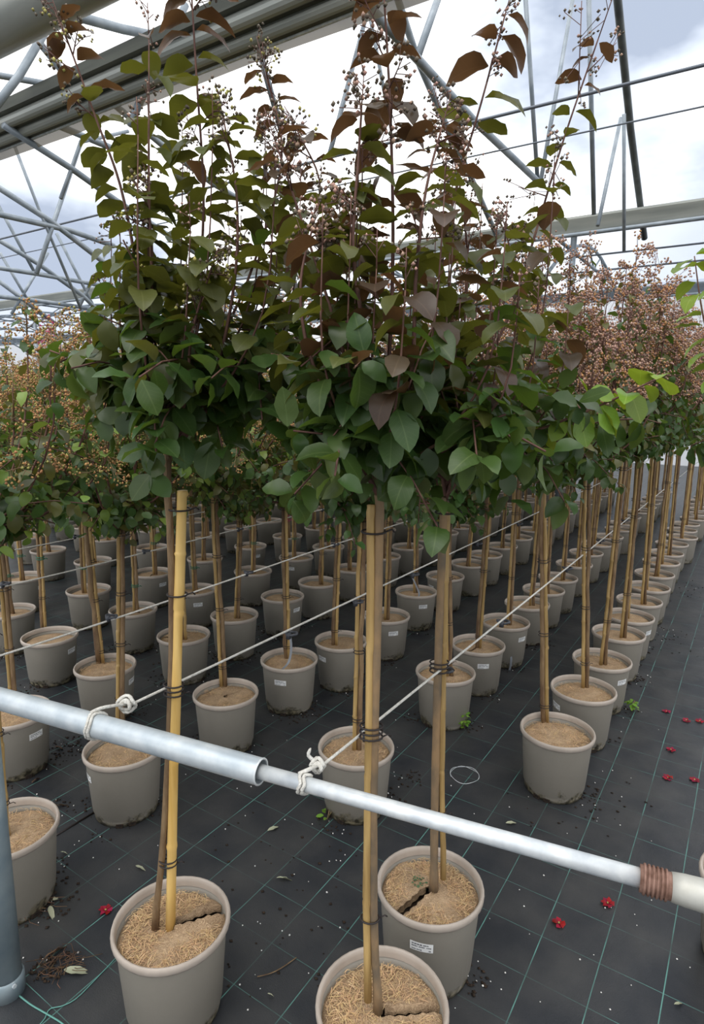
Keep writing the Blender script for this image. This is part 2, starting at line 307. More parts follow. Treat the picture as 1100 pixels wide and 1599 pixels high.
def mat_floor():
    m, t, b = base_mat('weed_mat', srgb(44, 46, 50), .46, 0, .6)
    tcn = nn(t, 'ShaderNodeTexCoord'); sx = nn(t, 'ShaderNodeSeparateXYZ'); t.links.new(tcn.outputs['Object'], sx.inputs[0])
    dn = nn(t, 'ShaderNodeTexNoise'); dn.inputs['Scale'].default_value = 1.6; dn.inputs['Detail'].default_value = 3; t.links.new(tcn.outputs['Object'], dn.inputs['Vector'])
    def line(out, off, per, half):
        a = nn(t, 'ShaderNodeMath', operation='MULTIPLY_ADD'); a.inputs[1].default_value = 1/per; a.inputs[2].default_value = -off/per+100.5; t.links.new(out, a.inputs[0])
        w = nn(t, 'ShaderNodeMath', operation='MULTIPLY_ADD'); w.inputs[1].default_value = .05; t.links.new(dn.outputs['Fac'], w.inputs[0]); t.links.new(a.outputs[0], w.inputs[2])
        f = nn(t, 'ShaderNodeMath', operation='FRACT'); t.links.new(w.outputs[0], f.inputs[0])
        s = nn(t, 'ShaderNodeMath', operation='SUBTRACT'); s.inputs[1].default_value = .525; t.links.new(f.outputs[0], s.inputs[0])
        ab = nn(t, 'ShaderNodeMath', operation='ABSOLUTE'); t.links.new(s.outputs[0], ab.inputs[0])
        g = nn(t, 'ShaderNodeMapRange'); g.inputs['From Min'].default_value = half/per*.7; g.inputs['From Max'].default_value = half/per*1.3; g.inputs['To Min'].default_value = 1; g.inputs['To Max'].default_value = 0
        t.links.new(ab.outputs[0], g.inputs[0]); return g.outputs[0]
    l1 = line(sx.outputs[0], -.39, .168, .0014); l2 = line(sx.outputs[1], 1.38, .16, .0009)
    l2d = nn(t, 'ShaderNodeMath', operation='MULTIPLY'); l2d.inputs[1].default_value = .7; t.links.new(l2, l2d.inputs[0])
    mxm = nn(t, 'ShaderNodeMath', operation='MAXIMUM'); t.links.new(l1, mxm.inputs[0]); t.links.new(l2d.outputs[0], mxm.inputs[1])
    dirt = nn(t, 'ShaderNodeTexNoise'); dirt.inputs['Scale'].default_value = 5; dirt.inputs['Detail'].default_value = 7; t.links.new(tcn.outputs['Object'], dirt.inputs['Vector'])
    dr = nn(t, 'ShaderNodeMapRange'); dr.inputs['From Min'].default_value = .36; dr.inputs['From Max'].default_value = .6; dr.inputs['To Min'].default_value = 1; dr.inputs['To Max'].default_value = .15
    t.links.new(dirt.outputs['Fac'], dr.inputs[0])
    lf = nn(t, 'ShaderNodeMath', operation='MULTIPLY'); t.links.new(mxm.outputs[0], lf.inputs[0]); t.links.new(dr.outputs[0], lf.inputs[1])
    r = nn(t, 'ShaderNodeValToRGB'); r.color_ramp.elements[0].position = .35; r.color_ramp.elements[1].position = .7
    r.color_ramp.elements[0].color = srgb(34, 37, 42); r.color_ramp.elements[1].color = srgb(58, 58, 58); t.links.new(dirt.outputs['Fac'], r.inputs[0])
    mx = nn(t, 'ShaderNodeMix', data_type='RGBA'); t.links.new(lf.outputs[0], mx.inputs[0]); t.links.new(r.outputs[0], mx.inputs[6]); mx.inputs[7].default_value = srgb(96, 150, 140)
    t.links.new(mx.outputs[2], b.inputs['Base Color'])
    wv = nn(t, 'ShaderNodeTexNoise'); wv.inputs['Scale'].default_value = 260; wv.inputs['Detail'].default_value = 2; t.links.new(tcn.outputs['Object'], wv.inputs['Vector'])
    wb = nn(t, 'ShaderNodeTexNoise'); wb.inputs['Scale'].default_value = 7; wb.inputs['Detail'].default_value = 4; t.links.new(tcn.outputs['Object'], wb.inputs['Vector'])
    am = nn(t, 'ShaderNodeMath', operation='MULTIPLY_ADD'); am.inputs[1].default_value = .12; t.links.new(wv.outputs['Fac'], am.inputs[0]); t.links.new(wb.outputs['Fac'], am.inputs[2])
    bp = nn(t, 'ShaderNodeBump'); bp.inputs['Strength'].default_value = .35; bp.inputs['Distance'].default_value = .012; t.links.new(am.outputs[0], bp.inputs['Height']); t.links.new(bp.outputs[0], b.inputs['Normal'])
    return m
MT['floor'] = mat_floor()

def film_mat(name, col, tr_fac, transp):
    m = bpy.data.materials.new(name); m.use_nodes = True; t = m.node_tree; t.nodes.remove(t.nodes['Principled BSDF']); out = t.nodes['Material Output']
    d = nn(t, 'ShaderNodeBsdfDiffuse'); d.inputs[0].default_value = col; l = nn(t, 'ShaderNodeBsdfTranslucent'); l.inputs[0].default_value = col
    tp = nn(t, 'ShaderNodeBsdfTransparent'); m1 = nn(t, 'ShaderNodeMixShader'); m2 = nn(t, 'ShaderNodeMixShader')
    m1.inputs[0].default_value = tr_fac; m2.inputs[0].default_value = transp
    t.links.new(d.outputs[0], m1.inputs[1]); t.links.new(l.outputs[0], m1.inputs[2]); t.links.new(m1.outputs[0], m2.inputs[1]); t.links.new(tp.outputs[0], m2.inputs[2]); t.links.new(m2.outputs[0], out.inputs[0])
    return m
MT['film'] = film_mat('greenhouse_film', srgb(206, 212, 220), .8, .25)
MT['film_wall'] = film_mat('film_wall', srgb(244, 244, 244), .8, .4)
MT['film_flap'] = film_mat('film_flap', srgb(128, 120, 102), .2, .1)

# ------------------------------------------------------------------ setting
b = B(); b.box((0, 12, -.05), (120, 90, .1)); fl = b.obj('floor', MT['floor'], None, False); tag(fl, 'black woven ground cover printed with a green line grid', 'floor', kind='structure')
POSTS = []; GS = [3.72, 10.0, 16.3]; GZ = 4.2          # the three gutter lines
b = B(); b.box((-14, 19.2, 2.3), (64, .02, 4.6)); w = b.obj('wall_back', MT['film_wall'], None, False); tag(w, 'white film end wall far behind the rows of trees', 'wall', kind='structure')
# film roof over the far bay
V = []; F = []; N = 12; XX = [-40+i*3.6 for i in range(15)]
for x in XX:
    for k in range(N+1):
        f = k/N; V.append((x, GS[1]+.15+f*(GS[2]-GS[1]-.3), GZ+.18+.35*math.sin(math.pi*f)))
for i in range(len(XX)-1):
    for k in range(N):
        a = i*(N+1)+k; F.append((a, a+1, a+N+2, a+N+1))
rf = link('ceiling', mesh('ceiling', V, F, MT['film'])); tag(rf, 'translucent film roof over the far greenhouse bay', 'roof', kind='structure')

# near gutter with rolled-up film
g = empty('roof_gutter', (-8, GS[0], GZ), label='steel gutter with rolled film crossing overhead at upper left', cat='gutter')
def gpart(name, s0, z0, pts, mat, x0=-26, x1=22):
    """extruded profile along X, local to the gutter"""
    bb = B(); n = len(pts); V = []
    for x in (x0, x1):
        for (ds, dz) in pts: V.append((x, s0+ds, z0+dz))
    F = [(k, (k+1) % n, n+(k+1) % n, n+k) for k in range(n)]; F += [tuple(range(n))[::-1], tuple(range(n, 2*n))]
    bb.add(V, F); return bb.obj(name, MT[mat], g, False)
def circ(r, n=14): return [(r*math.cos(2*math.pi*k/n), r*math.sin(2*math.pi*k/n)) for k in range(n)]
gpart('gutter_channel', -.14, .10, [(-.05, .06), (.05, .06), (.03, -.02), (-.03, -.02)], 'gutter_dark')
gpart('roll_tube', -.07, .045, circ(.055), 'gutter')
gpart('gutter_lip', .0, .03, [(-.04, .01), (.04, .01), (.04, -.02), (-.04, -.02)], 'gutter_dark')
gpart('film_roll', .06, -.005, circ(.05), 'gutter')
gpart('clamp_rail', .115, -.03, [(-.02, .012), (.02, .012), (.02, -.012), (-.02, -.012)], 'gutter_dark')
gpart('edge_tube', .145, -.04, circ(.016), 'galv_bright')
V = []; F = []
for i in range(40):
    x = -26+i*48/39
    for k in range(5):
        f = k/4; V.append((x, .15+.05*f, -.045-.05*f+.02*math.sin(x*1.3+f*2)*f))
for i in range(39):
    for k in range(4): a = i*5+k; F.append((a, a+1, a+6, a+5))
link('film_flap', mesh('film_flap', V, F, MT['film_flap']), g)
# far gutters
for q, (gs, lab) in enumerate(((GS[1], 'pale steel gutter beam behind the seed heads on the right'), (GS[2], 'farthest grey gutter beam low above the left tree tops'))):
    g = empty('gutter_beam', (-8, gs, GZ), label=lab, cat='gutter')
    gpart('beam', 0, 0, [(-.16, .12), (.16, .12), (.16, .09), (.09, -.08), (-.09, -.08), (-.16, .09)], 'gutter' if q == 0 else 'frame', -34, 22)
    gpart('edge_tube', -.15, -.13, circ(.03), 'frame', -34, 22)
    for k in range(9):
        bb = B(); bb.tube([(-2.6-3.6*(k-1), gs, 0), (-2.6-3.6*(k-1), gs, GZ-.08)], .045, 10); o = bb.obj('roof_post', MT['frame']); POSTS.append((-2.6-3.6*(k-1), gs))
        tag(o, 'steel roof post under the %s gutter beam, %s from the right' % (('pale', 'farthest')[q], ('first', 'second', 'third', 'fourth', 'fifth', 'sixth', 'seventh', 'eighth', 'ninth')[k]), 'post', 'steel roof posts')

# trusses measured in their own vertical planes (one plane per truss, across the bay)
def truss(x, parts, label):
    t = empty('roof_truss', (x, 6.8, GZ), label=label, cat='truss', group='galvanised roof trusses')
    for name, pts, r in parts:
        bb = B(); P3 = [onx(px, py, x)-Vector((x, 6.8, GZ)) for px, py in pts]
        for p in P3: p.x = 0
        bb.tube(P3, r, 10); bb.obj(name, MT['frame_dark' if name == 'bow_dark' else 'frame'], t).name = name.replace('_dark', '')
    return t
truss(-1.75, [('bow_dark', [(950, -110), (965, 0), (985, 200), (1007, 372)], .045), ('strut', [(975, 178), (975, 392)], .022), ('strut', [(970, 185), (934, 352)], .022), ('strut', [(919, -40), (928, 335)], .024)], 'roof truss with dark leaning bow right of the tall seed head')
truss(-2.6, [('tie_beam', [(545, -22), (652, 92), (740, 188), (840, 283)], .036), ('strut', [(820, -20), (840, 282)], .026), ('strut', [(900, -30), (845, 282)], .026), ('strut', [(694, -30), (652, 90)], .03), ('strut', [(575, 15), (513, 248)], .016)], 'roof truss whose struts meet in a V above the centre trees')
truss(-3.76, [('bow', [(612, -40), (622, 0), (652, 92), (690, 180), (735, 275), (778, 372)], .04), ('strut', [(578, 25), (612, 205)], .02), ('strut', [(381, -20), (413, 108), (440, 205)], .028)], 'roof truss with straight grey bow falling behind the centre tree')
truss(-4.8, [('strut', [(290, 8), (245, 100), (203, 195)], .032), ('tie_beam', [(-20, -20), (100, 20), (190, 45), (290, 66)], .036), ('strut', [(70, 50), (30, 118), (-10, 170)], .028)], 'roof truss crossing in front of the rolled film at top left')
truss(-5.77, [('bow', [(20, 12), (46, 48), (76, 84), (130, 153), (170, 160)], .034), ('bow', [(118, 112), (165, 152), (260, 232), (330, 285), (440, 350), (570, 425)], .034), ('tie_beam', [(-20, 115), (0, 118), (90, 134), (130, 136)], .026)], 'roof truss running down behind the leftmost tree crown')
truss(-6.4, [('tie_beam', [(-20, 152), (0, 160), (60, 183), (155, 223), (210, 246)], .034), ('bow', [(5, 195), (110, 262), (180, 312), (270, 372), (330, 410)], .034), ('strut', [(200, 205), (126, 222), (95, 310)], .02)], 'roof truss with tie beam just under the rolled film at left')
truss(-8.3, [('strut', [(128, 218), (83, 350), (57, 427)], .03), ('strut', [(14, 205), (62, 330), (127, 484)], .02), ('bow', [(-10, 288), (83, 348), (150, 400), (240, 470)], .038), ('tie_beam', [(-10, 333), (0, 335), (110, 360), (178, 384)], .036)], 'roof truss with crossing struts left of the first tree')
truss(-11.5, [('bow', [(-10, 370), (60, 412), (130, 462), (185, 518)], .042), ('strut', [(-5, 316), (55, 427)], .03), ('strut', [(88, 364), (163, 511)], .03), ('tie_beam', [(-10, 417), (60, 428), (182, 450)], .04), ('strut', [(170, 384), (123, 480)], .035)], 'roof truss low at left edge, second plane from the viewer')
truss(-15.1, [('tie_beam', [(-10, 462), (60, 470), (212, 492)], .05), ('bow', [(-10, 433), (40, 470), (90, 508)], .05), ('strut', [(75, 395), (18, 490)], .035), ('strut', [(0, 395), (55, 488)], .035)], 'roof truss low at left edge, farthest plane of the near bay')
# far bay trusses, planar lattice
def far_truss(x, label):
    t = empty('roof_truss', (x, 13.15, GZ), label=label, cat='truss', group='galvanised roof trusses')
    L = (GS[2]-GS[1])/2
    def arc(s): return .1+1.0*(1-(s/L)**2)
    bb = B(); bb.tube([(0, -L, .02), (0, L, .02)], .03, 8); bb.obj('tie_beam', MT['frame'], t)
    bb = B(); bb.tube([(0, -L+2*L*k/12, arc(-L+2*L*k/12)-.75) for k in range(13)], .03, 8); bb.obj('bow', MT['frame'], t)
    for k in range(6):
        s0 = -L+2*L*k/6; s1 = s0+L/6; s2 = s0+L/3
        bb = B(); bb.tube([(0, s0, .02), (0, s1, arc(s1)-.75), (0, s2, .02)], .018, 6); bb.obj('strut', MT['frame'], t)
for k in range(9):
    far_truss(.6-3.6*k, 'far lattice truss under the film roof, %s from the right' % ('first', 'second', 'third', 'fourth', 'fifth', 'sixth', 'seventh', 'eighth', 'ninth')[k])
for k, (s, z, lab) in enumerate(((5.9, 4.2, 'nearer thin tension wire strung across the sky'), (6.66, 4.2, 'second thin tension wire strung across the sky, just below the first'), (10.3, 3.85, 'thin wire just below the pale gutter beam'), (10.3, 3.62, 'lower thin wire below the pale gutter beam'))):
    b = B(); b.tube([(-26, s, z), (8, s, z)], .014 if k != 1 else .008, 6); o = b.obj('tension_wire', MT['wire']); tag(o, lab, 'wire')
# big overhead tube at the top left corner
_a, _b = onz(0, 72, 3.3)-CD*.13, onz(140, 0, 3.3)-CD*.13; _a.z = _b.z = (_a.z+_b.z)/2; b = B(); b.tube([_a+(_a-_b)*4, _b+(_b-_a)*4], .13, 28); o = b.obj('overhead_pipe', MT['gutter']); tag(o, 'thick dark overhead pipe cutting across the top left corner', 'pipe')

# ------------------------------------------------------------------ leaves
def leaf_geo(bend, fold, seg=5, wid=.68, twist=0):
    """unit-length leaf along +Y, upper face +Z"""
    prof = {5: [(0, .06), (.08, .36), (.2, .72), (.36, .96), (.54, 1.0), (.72, .84), (.88, .48), (1, .0)], 3: [(0, .08), (.3, .9), (.7, .85), (1, 0)]}[seg]
    V = []; y = z = 0; pt = 0
    for k, (t, w) in enumerate(prof):
        a = -bend*t; dt = t-pt; pt = t
        y += math.cos(a)*dt; z += math.sin(a)*dt
        hw = w*wid/2; tw = twist*t
        zz = fold*hw+(.035*math.sin(k*2.4+bend*9)*w if seg == 5 else 0)
        if k == len(prof)-1: V.append((0, y, z))
        else:
            V += [(-hw*math.cos(tw), y, z+zz-hw*math.sin(tw)), (0, y, z), (hw*math.cos(tw), y, z+zz+hw*math.sin(tw))]
    F = []
    for k in range(len(prof)-2):
        a = 3*k; F += [(a, a+1, a+4, a+3), (a+1, a+2, a+5, a+4)]
    a = 3*(len(prof)-2); F += [(a, a+1, a+3), (a+1, a+2, a+3)]
    return V, F
LEAF = [leaf_geo(.5, .25, twist=.2), leaf_geo(.95, .35, twist=-.3), leaf_geo(1.35, .2, twist=.5), leaf_geo(.75, .55, wid=.6, twist=-.5), leaf_geo(.2, .12, wid=.72)]
LEAF.append(leaf_geo(.5, .5, wid=.3, twist=.8))
LEAFLO = [leaf_geo(.5, .3, 3), leaf_geo(1.0, .35, 3, twist=.4), leaf_geo(.8, .2, 3, twist=-.4)]
LM = {}
def leaf_mesh(v, mat):
    if (v, mat) not in LM: LM[(v, mat)] = mesh('leaf', *LEAF[v], MT[mat])
    return LM[(v, mat)]
def orient(p, d, n, s):
    y = Vector(d).normalized(); x = y.cross(n)
    x = x.normalized() if x.length > 1e-4 else y.orthogonal().normalized()
    z = x.cross(y)
    return Matrix(((x.x*s, y.x*s, z.x*s, p.x), (x.y*s, y.y*s, z.y*s, p.y), (x.z*s, y.z*s, z.z*s, p.z), (0, 0, 0, 1)))
def rv(rng): 
    while True:
        v = Vector((rng.uniform(-1, 1), rng.uniform(-1, 1), rng.uniform(-1, 1)))
        if .05 < v.length < 1: return v.normalized()
UP = Vector((0, 0, 1))
def shoot_leaves(rng, pts, n, s0, s1, droop=.1, sidebias=None, pick=None, skip=.1, t0=.15, tip=True):
    """leaf list [(matrix, variant, mat)] along a shoot; pairs on both sides"""
    out = []; P = smoothline(pts, 40); ph = rng.uniform(0, 6.28)
    for k in range(n):
        t = t0+(1-t0)*k/max(n-1, 1); i = min(int(t*39), 38); p = P[i]; d = (P[i+1]-P[i]).normalized()
        if sidebias is not None and rng.random() < .8: u = (sidebias-d*sidebias.dot(d)).normalized(); u = Matrix.Rotation(rng.uniform(-.5, .5), 3, d)@u
        else: u = Matrix.Rotation(ph+k*1.9+rng.uniform(-.4, .4), 3, d)@d.orthogonal().normalized()
        for sg in (-1, 1):
            if rng.random() < skip: continue
            q = p+d*(.012 if sg > 0 else 0)
            dirv = (u*sg+d*rng.uniform(-.1, .35)-UP*(droop+rng.uniform(-.15, .25))).normalized()
            nrm = (UP+d*.3+rv(rng)*.35)
            s = (s0+(s1-s0)*t)*rng.uniform(.75, 1.2)
            out.append((orient(q+dirv*.006, dirv, nrm, s), rng.choice((0, 0, 1, 1, 2, 3, 4)), pick(rng, q, t)))
    return out
def panicle(rng, bb, base, d, L, nb, nc, r, mi=(0,), stem=0, stalk=True):
    """a branched seed head: stalks (index stem) and capsules (indices mi)"""
    d = d.normalized()
    if stalk: bb.tube([base, base+d*L], [.0016, .0009], 4, i=stem)
    for k in range(nb):
        t = .25+.75*k/nb; q = base+d*L*t; o = (rv(rng)+d*.6).normalized(); l = L*(.42-.25*t)*rng.uniform(.7, 1.2)+.008
        e = q+o*l
        if stalk: bb.tube([q, e], .0009, 3, False, i=stem)
        for c in range(nc):
            cp = e+rv(rng)*r*2.6
            bb.blob(cp, r*rng.uniform(.7, 1.2), rng, rng.choice(mi))

# ------------------------------------------------------------------ pot kit (origin at the pot's base centre)
PH, PR = .27, .15
b = B(); b.lathe([(.0, .004), (.112, .004), (.118, .0), (.1195, .012), (.1215, .03), (.125, .034), (.140, .235), (.143, .25), (.141, .252), (.136, .22), (.132, .16)], 40); POT = b.mesh('pot', MT['pot'])
b = B(); b.lathe([(.1405, .244), (.1475, .246), (.1505, .252), (.1515, .261), (.1495, .268), (.1455, .270), (.1415, .267), (.1395, .258), (.1385, .245)], 40); RIM = b.mesh('rim', MT['rim'])
def mulch_mesh(seed, nr=9, na=36, crack=None, bump=.006, dome=.008, z=.232):
    rng = random.Random(seed); V = []; F = []; ph = [rng.uniform(0, 6.28) for _ in range(8)]; R = .137; dome *= 1.3
    def h(x, y):
        s = 0
        for k in range(8): s += math.sin((x*math.cos(ph[k])+y*math.sin(ph[k]))*(18+13*k)+ph[-k])/(1+.5*k)
        return s*bump*.45+dome*(1-(x*x+y*y)/(R*R))
    if crack is None:
        V.append((0, 0, z+h(0, 0)))
        for i in range(1, nr+1):
            for j in range(na):
                r = R*i/nr; a = 2*math.pi*j/na; x, y = r*math.cos(a), r*math.sin(a); V.append((x, y, z+h(x, y)-(.008 if i == nr else 0)))
        for j in range(na): F.append((0, 1+j, 1+(j+1) % na))
        for i in range(nr-1):
            for j in range(na):
                a = 1+i*na+j; c = 1+i*na+(j+1) % na; F.append((a, a+na, c+na, c))
    else:
        a0, w, lift = crack
        for i in range(nr+1):
            r = .012+(R-.012)*i/nr; dl = math.asin(min(.9, w/2/r))
            for j in range(na+1):
                a = a0+dl*(1+.25*math.sin(i*2.3))+(2*math.pi-2*dl)*j/na; x, y = r*math.cos(a), r*math.sin(a)
                V.append((x, y, z+h(x, y)+(lift*max(0, 1-min(j, na-j)/5))-(.006 if i == nr else 0)))
        n1 = na+1
        for i in range(nr):
            for j in range(na): a = i*n1+j; F.append((a, a+n1, a+n1+1, a+1))
        for j in (0, na):           # cut faces down to the soil
            o = len(V)
            for i in range(nr+1): v = V[i*n1+j]; V.append((v[0], v[1], v[2]-.02))
            for i in range(nr): F.append((i*n1+j, o+i, o+i+1, (i+1)*n1+j))
    return mesh('mulch', V, F, MT['coir'])
MULCH = [mulch_mesh(0), mulch_mesh(1), mulch_mesh(2), mulch_mesh(3), mulch_mesh(4, 10, 48, (.5, .009, .004))]
b = B(); b.lathe([(0.0, .212), (.136, .212)], 24); SOIL = b.mesh('soil', MT['soil'])
def fibres(seed, n=1500, z=.236, crack=None):
    rng = random.Random(seed); bb = B()
    for _ in range(n):
        r = .132*math.sqrt(rng.random()); a = rng.uniform(0, 6.28); p = Vector((r*math.cos(a), r*math.sin(a), z+rng.uniform(-.001, .006)))
        t = rng.uniform(0, 6.28); l = rng.uniform(.010, .034); d = Vector((math.cos(t), math.sin(t), rng.uniform(-.05, .25)))*l
        if crack:
            ca = Vector((math.cos(crack[0]), math.sin(crack[0]))); cn = Vector((-ca.y, ca.x))
            if any(q_.to_2d().dot(ca) > 0 and abs(q_.to_2d().dot(cn)) < crack[1]*.8 for q_ in (p, p+d, p+d*.5)): continue
        if (p+d).to_2d().length > .131: d = Vector((-p.x, -p.y, 0)).normalized()*l*.7+Vector((0, 0, .002))
        q = Vector((-math.sin(t), math.cos(t), 0))*.0007; m_ = p+d*.5+Vector((0, 0, rng.uniform(0, .004)))+q*rng.uniform(-6, 6)
        bb.add([p-q, p+q, m_-q, m_+q, p+d-q*.4, p+d+q*.4], [(0, 1, 3, 2), (2, 3, 5, 4)])
    return bb.mesh('coir_fibres', MT['fibre'])
FIB = fibres(77, 520)
def bamboo_pts(p0, p1, r, seed, nodes=6, wob=.002):
    rng = random.Random(seed); p0, p1 = Vector(p0), Vector(p1); P = []; R = []
    for k in range(nodes):
        for f, m_ in ((.0, 1.0), (.46, .97), (.90, .99), (.945, 1.16), (.975, 1.03)):
            t = (k+f)/nodes; P.append(p0.lerp(p1, t)+Vector((rng.uniform(-wob, wob), rng.uniform(-wob, wob), 0))*(f > 0)); R.append(r*m_*(1.06-.12*t))
    P.append(p1); R.append(r*.94)
    return P, R
# sticker with unreadable print
def sticker():
    bb = B(); R = .1365; hw = .031/R; z0, z1 = .175, .203
    def rr(z): return .125+(z-.034)*(.015/.201)+.0012
    n = 8; V = []
    for k in range(n+1):
        a = -hw+2*hw*k/n
        for z in (z0, z1): V.append((rr(z)*math.cos(a), rr(z)*math.sin(a), z))
    bb.add(V, [(2*k, 2*k+2, 2*k+3, 2*k+1) for k in range(n)], 0)
    rng = random.Random(5)
    for zz, spans in ((.1965, [(-.85, .1), (.16, .62)]), (.1895, [(-.85, -.3), (-.22, .3), (.42, .85)]), (.180, [(-.85, -.45), (-.4, .05), (.62, .82)])):
        for a0, a1 in spans:
            m_ = 4
            for k in range(m_):
                u0 = -hw*(-(a0+(a1-a0)*k/m_)); u1 = -hw*(-(a0+(a1-a0)*(k+.8)/m_)); h = .0016*rng.uniform(.7, 1.2); r_ = rr(zz)+.0004
                bb.add([(r_*math.cos(u0), r_*math.sin(u0), zz-h), (r_*math.cos(u1), r_*math.sin(u1), zz-h), (r_*math.cos(u1), r_*math.sin(u1), zz+h), (r_*math.cos(u0), r_*math.sin(u0), zz+h)], [(0, 1, 2, 3)], 1)
    return bb.mesh('sticker', [MT['label'], MT['ink']], False)
STICKER = sticker()
b = B(); b.box((.1185, 0, .008), (.012, .026, .014)); NOTCH = b.mesh('drain_notch', MT['soil'], False)
def tie_mesh(rx, ry, mat, turns=1, r=.0016):
    bb = B()
    for q in range(turns): bb.tube([(rx*math.cos(2*math.pi*k/14), ry*math.sin(2*math.pi*k/14), q*.012+.002*math.sin(2*math.pi*k/14)) for k in range(14)], r, 5, closed=True)
    bb.tube([(rx, 0, 0), (rx+.012, .003, .004), (rx+.017, .006, -.002)], r*.9, 4)
    return bb.mesh('tie', MT[mat])
TIE = tie_mesh(.022, .014, 'tie', 2); TIEG = tie_mesh(.022, .014, 'tie_green', 2, .003)

def pot_parts(root, seed, mulch=None, dist=2., sticker_ang=None, notch=True):
    rng = random.Random(seed)
    face = math.atan2(-root.location.y, -root.location.x)      # towards the path
    p = link('pot', POT, root)
    link('rim', RIM, p)
    m_ = link('mulch', mulch or MULCH[(seed*7) % 5], root)
    if mulch is None: m_.rotation_euler = (0, 0, rng.uniform(0, 6.28))
    if mulch is None and dist < 3.6: f = link('coir_fibres', FIB, root); f['kind'] = 'stuff'; f.rotation_euler = (0, 0, rng.uniform(0, 6.28))
    if dist < 5 and notch:
        for k in range(2): link('drain_notch', NOTCH, p).rotation_euler = (0, 0, face+rng.uniform(-1.1, 1.1))
    if sticker_ang is not None: o = link('sticker', STICKER, p); o.rotation_euler = (0, 0, face+sticker_ang); o['label'] = 'small white printed sticker'
    return root

# ------------------------------------------------------------------ crown kits for the trees in the rows
def crown(seed, kind):
    """leaves, seed heads and shoots of one crown, origin at the pot's base"""
    rng = random.Random(seed); leaves = []; sb = B(); tb = B()
    if kind == 'tall': z0, nsh, H, spread = 1.33, 15, (.52, .96), .34
    else: z0, nsh, H, spread = 1.17, 16, (.40, .78), .40
    def pick(rng, q, t):
        h = (q.z-z0)/H[1]
        if kind == 'tall': return 'fol_olive' if rng.random() < .15+.6*h else 'fol_green'
        return rng.choice(('fol_green', 'fol_green', 'fol_olive', 'fol_light'))
    for k in range(nsh):
        a = 2*math.pi*k/nsh+rng.uniform(-.3, .3); out = Vector((math.cos(a), math.sin(a), 0)); r = spread*math.sqrt(rng.uniform(.05, 1)); h = rng.uniform(*H)*(1-.35*(r/spread)**2)
        base = Vector((0, 0, z0+rng.uniform(0, .08)))
        P = [base, base+out*r*.5+UP*h*.18, base+out*r*.9+UP*h*.55, base+out*r+UP*h]
        tb.tube(smoothline(P, 8), [.005-.0004*q for q in range(8)], 4)
        leaves += shoot_leaves(rng, P, 15 if kind == 'tall' else 13, .062, .045, .3, None, pick, .08, .12)
        # side twigs
        for q in range(3):
            t = rng.uniform(.2, .75); pp = smoothline(P, 20)[int(t*19)]; dd = (rv(rng)+out*.6-UP*.15).normalized(); e = pp+dd*rng.uniform(.1, .2)
            tb.tube([pp, (pp+e)/2+UP*.01, e], .002, 3); leaves += shoot_leaves(rng, [pp, (pp+e)/2+UP*.01, e], 5, .055, .042, .35, None, pick, .1, .3)
        d = (P[3]-P[2]).normalized()
        if kind == 'tall':
            panicle(rng, sb, P[3]-d*.16, d, rng.uniform(.16, .3), 18, 6, .0056, (0, 0, 1), 2)
            for q in range(2): panicle(rng, sb, P[2].lerp(P[3], rng.uniform(.1, .8)), (rv(rng)+UP*.6).normalized(), .14, 9, 5, .0056, (0, 0, 1), 2)
        else:
            panicle(rng, sb, P[3]-d*.14, d, rng.uniform(.14, .24), 15, 6, .0044, (0, 0, 0, 1), 2)
            for q in range(3): panicle(rng, sb, P[1].lerp(P[3], rng.uniform(.2, .9))+out*.02, (rv(rng)+out*.8+UP*.3).normalized(), .13, 9, 5, .0044, (0, 0, 0, 1), 2)
    # skirt of hanging leaves at the base of the crown
    for k in range(90 if kind == 'tall' else 70):
        a = rng.uniform(0, 6.28); out = Vector((math.cos(a), math.sin(a), 0)); r = rng.uniform(.02, spread*.75)
        p = Vector((0, 0, z0+.08+rng.uniform(0, .16)))+out*r
        leaves.append((orient(p, (out+rv(rng)*.5-UP*rng.uniform(.3, 1)).normalized(), UP*.6+out+rv(rng)*.3, rng.uniform(.04, .062)), rng.choice((0, 1, 4)), 'fol_green'))
    sm = [MT['seed_pink' if kind == 'tall' else 'seed_tan'], MT['seed_tan' if kind == 'tall' else 'seed_yellow'], MT['twig_red' if kind == 'tall' else 'twig_green']]
    return leaves, sb.mesh('seed_heads', sm, True), tb.mesh('shoots', MT['twig_red'])
FM = ['fol_green', 'fol_olive', 'fol_light', 'leaf_green', 'leaf_olive', 'leaf_bronze', 'leaf_fresh']
def join_leaves(leaves, lo=True):
    kit = LEAFLO if lo else LEAF
    arr = [np.array(V) for V, F in kit]; VV = []; FF = []; II = []; n = 0
    for m_, v, mat in leaves:
        k = v % len(kit); A = np.array(m_); P = arr[k]@A[:3, :3].T+A[:3, 3]; VV += P.tolist()
        for f in kit[k][1]: FF.append(tuple(a+n for a in f)); II.append(FM.index(mat))
        n += len(P)
    return mesh('foliage', VV, FF, [MT[m_] for m_ in FM], True, II)
CROWNS = {k: [crown(100+i+(50 if k == 'tall' else 0), k) for i in range(5)] for k in ('tall', 'short')}
FULL = {k: [join_leaves(c[0]) for c in v] for k, v in CROWNS.items()}

# ------------------------------------------------------------------ tree rows
ORD = ['first', 'second', 'third', 'fourth', 'fifth', 'sixth', 'seventh', 'eighth', 'ninth', 'tenth', 'eleventh', 'twelfth', 'thirteenth', 'fourteenth', 'fifteenth', 'sixteenth', 'seventeenth', 'eighteenth', 'nineteenth', 'twentieth']
ORD += ['twenty-'+w for w in ORD[:9]]+['thirtieth']
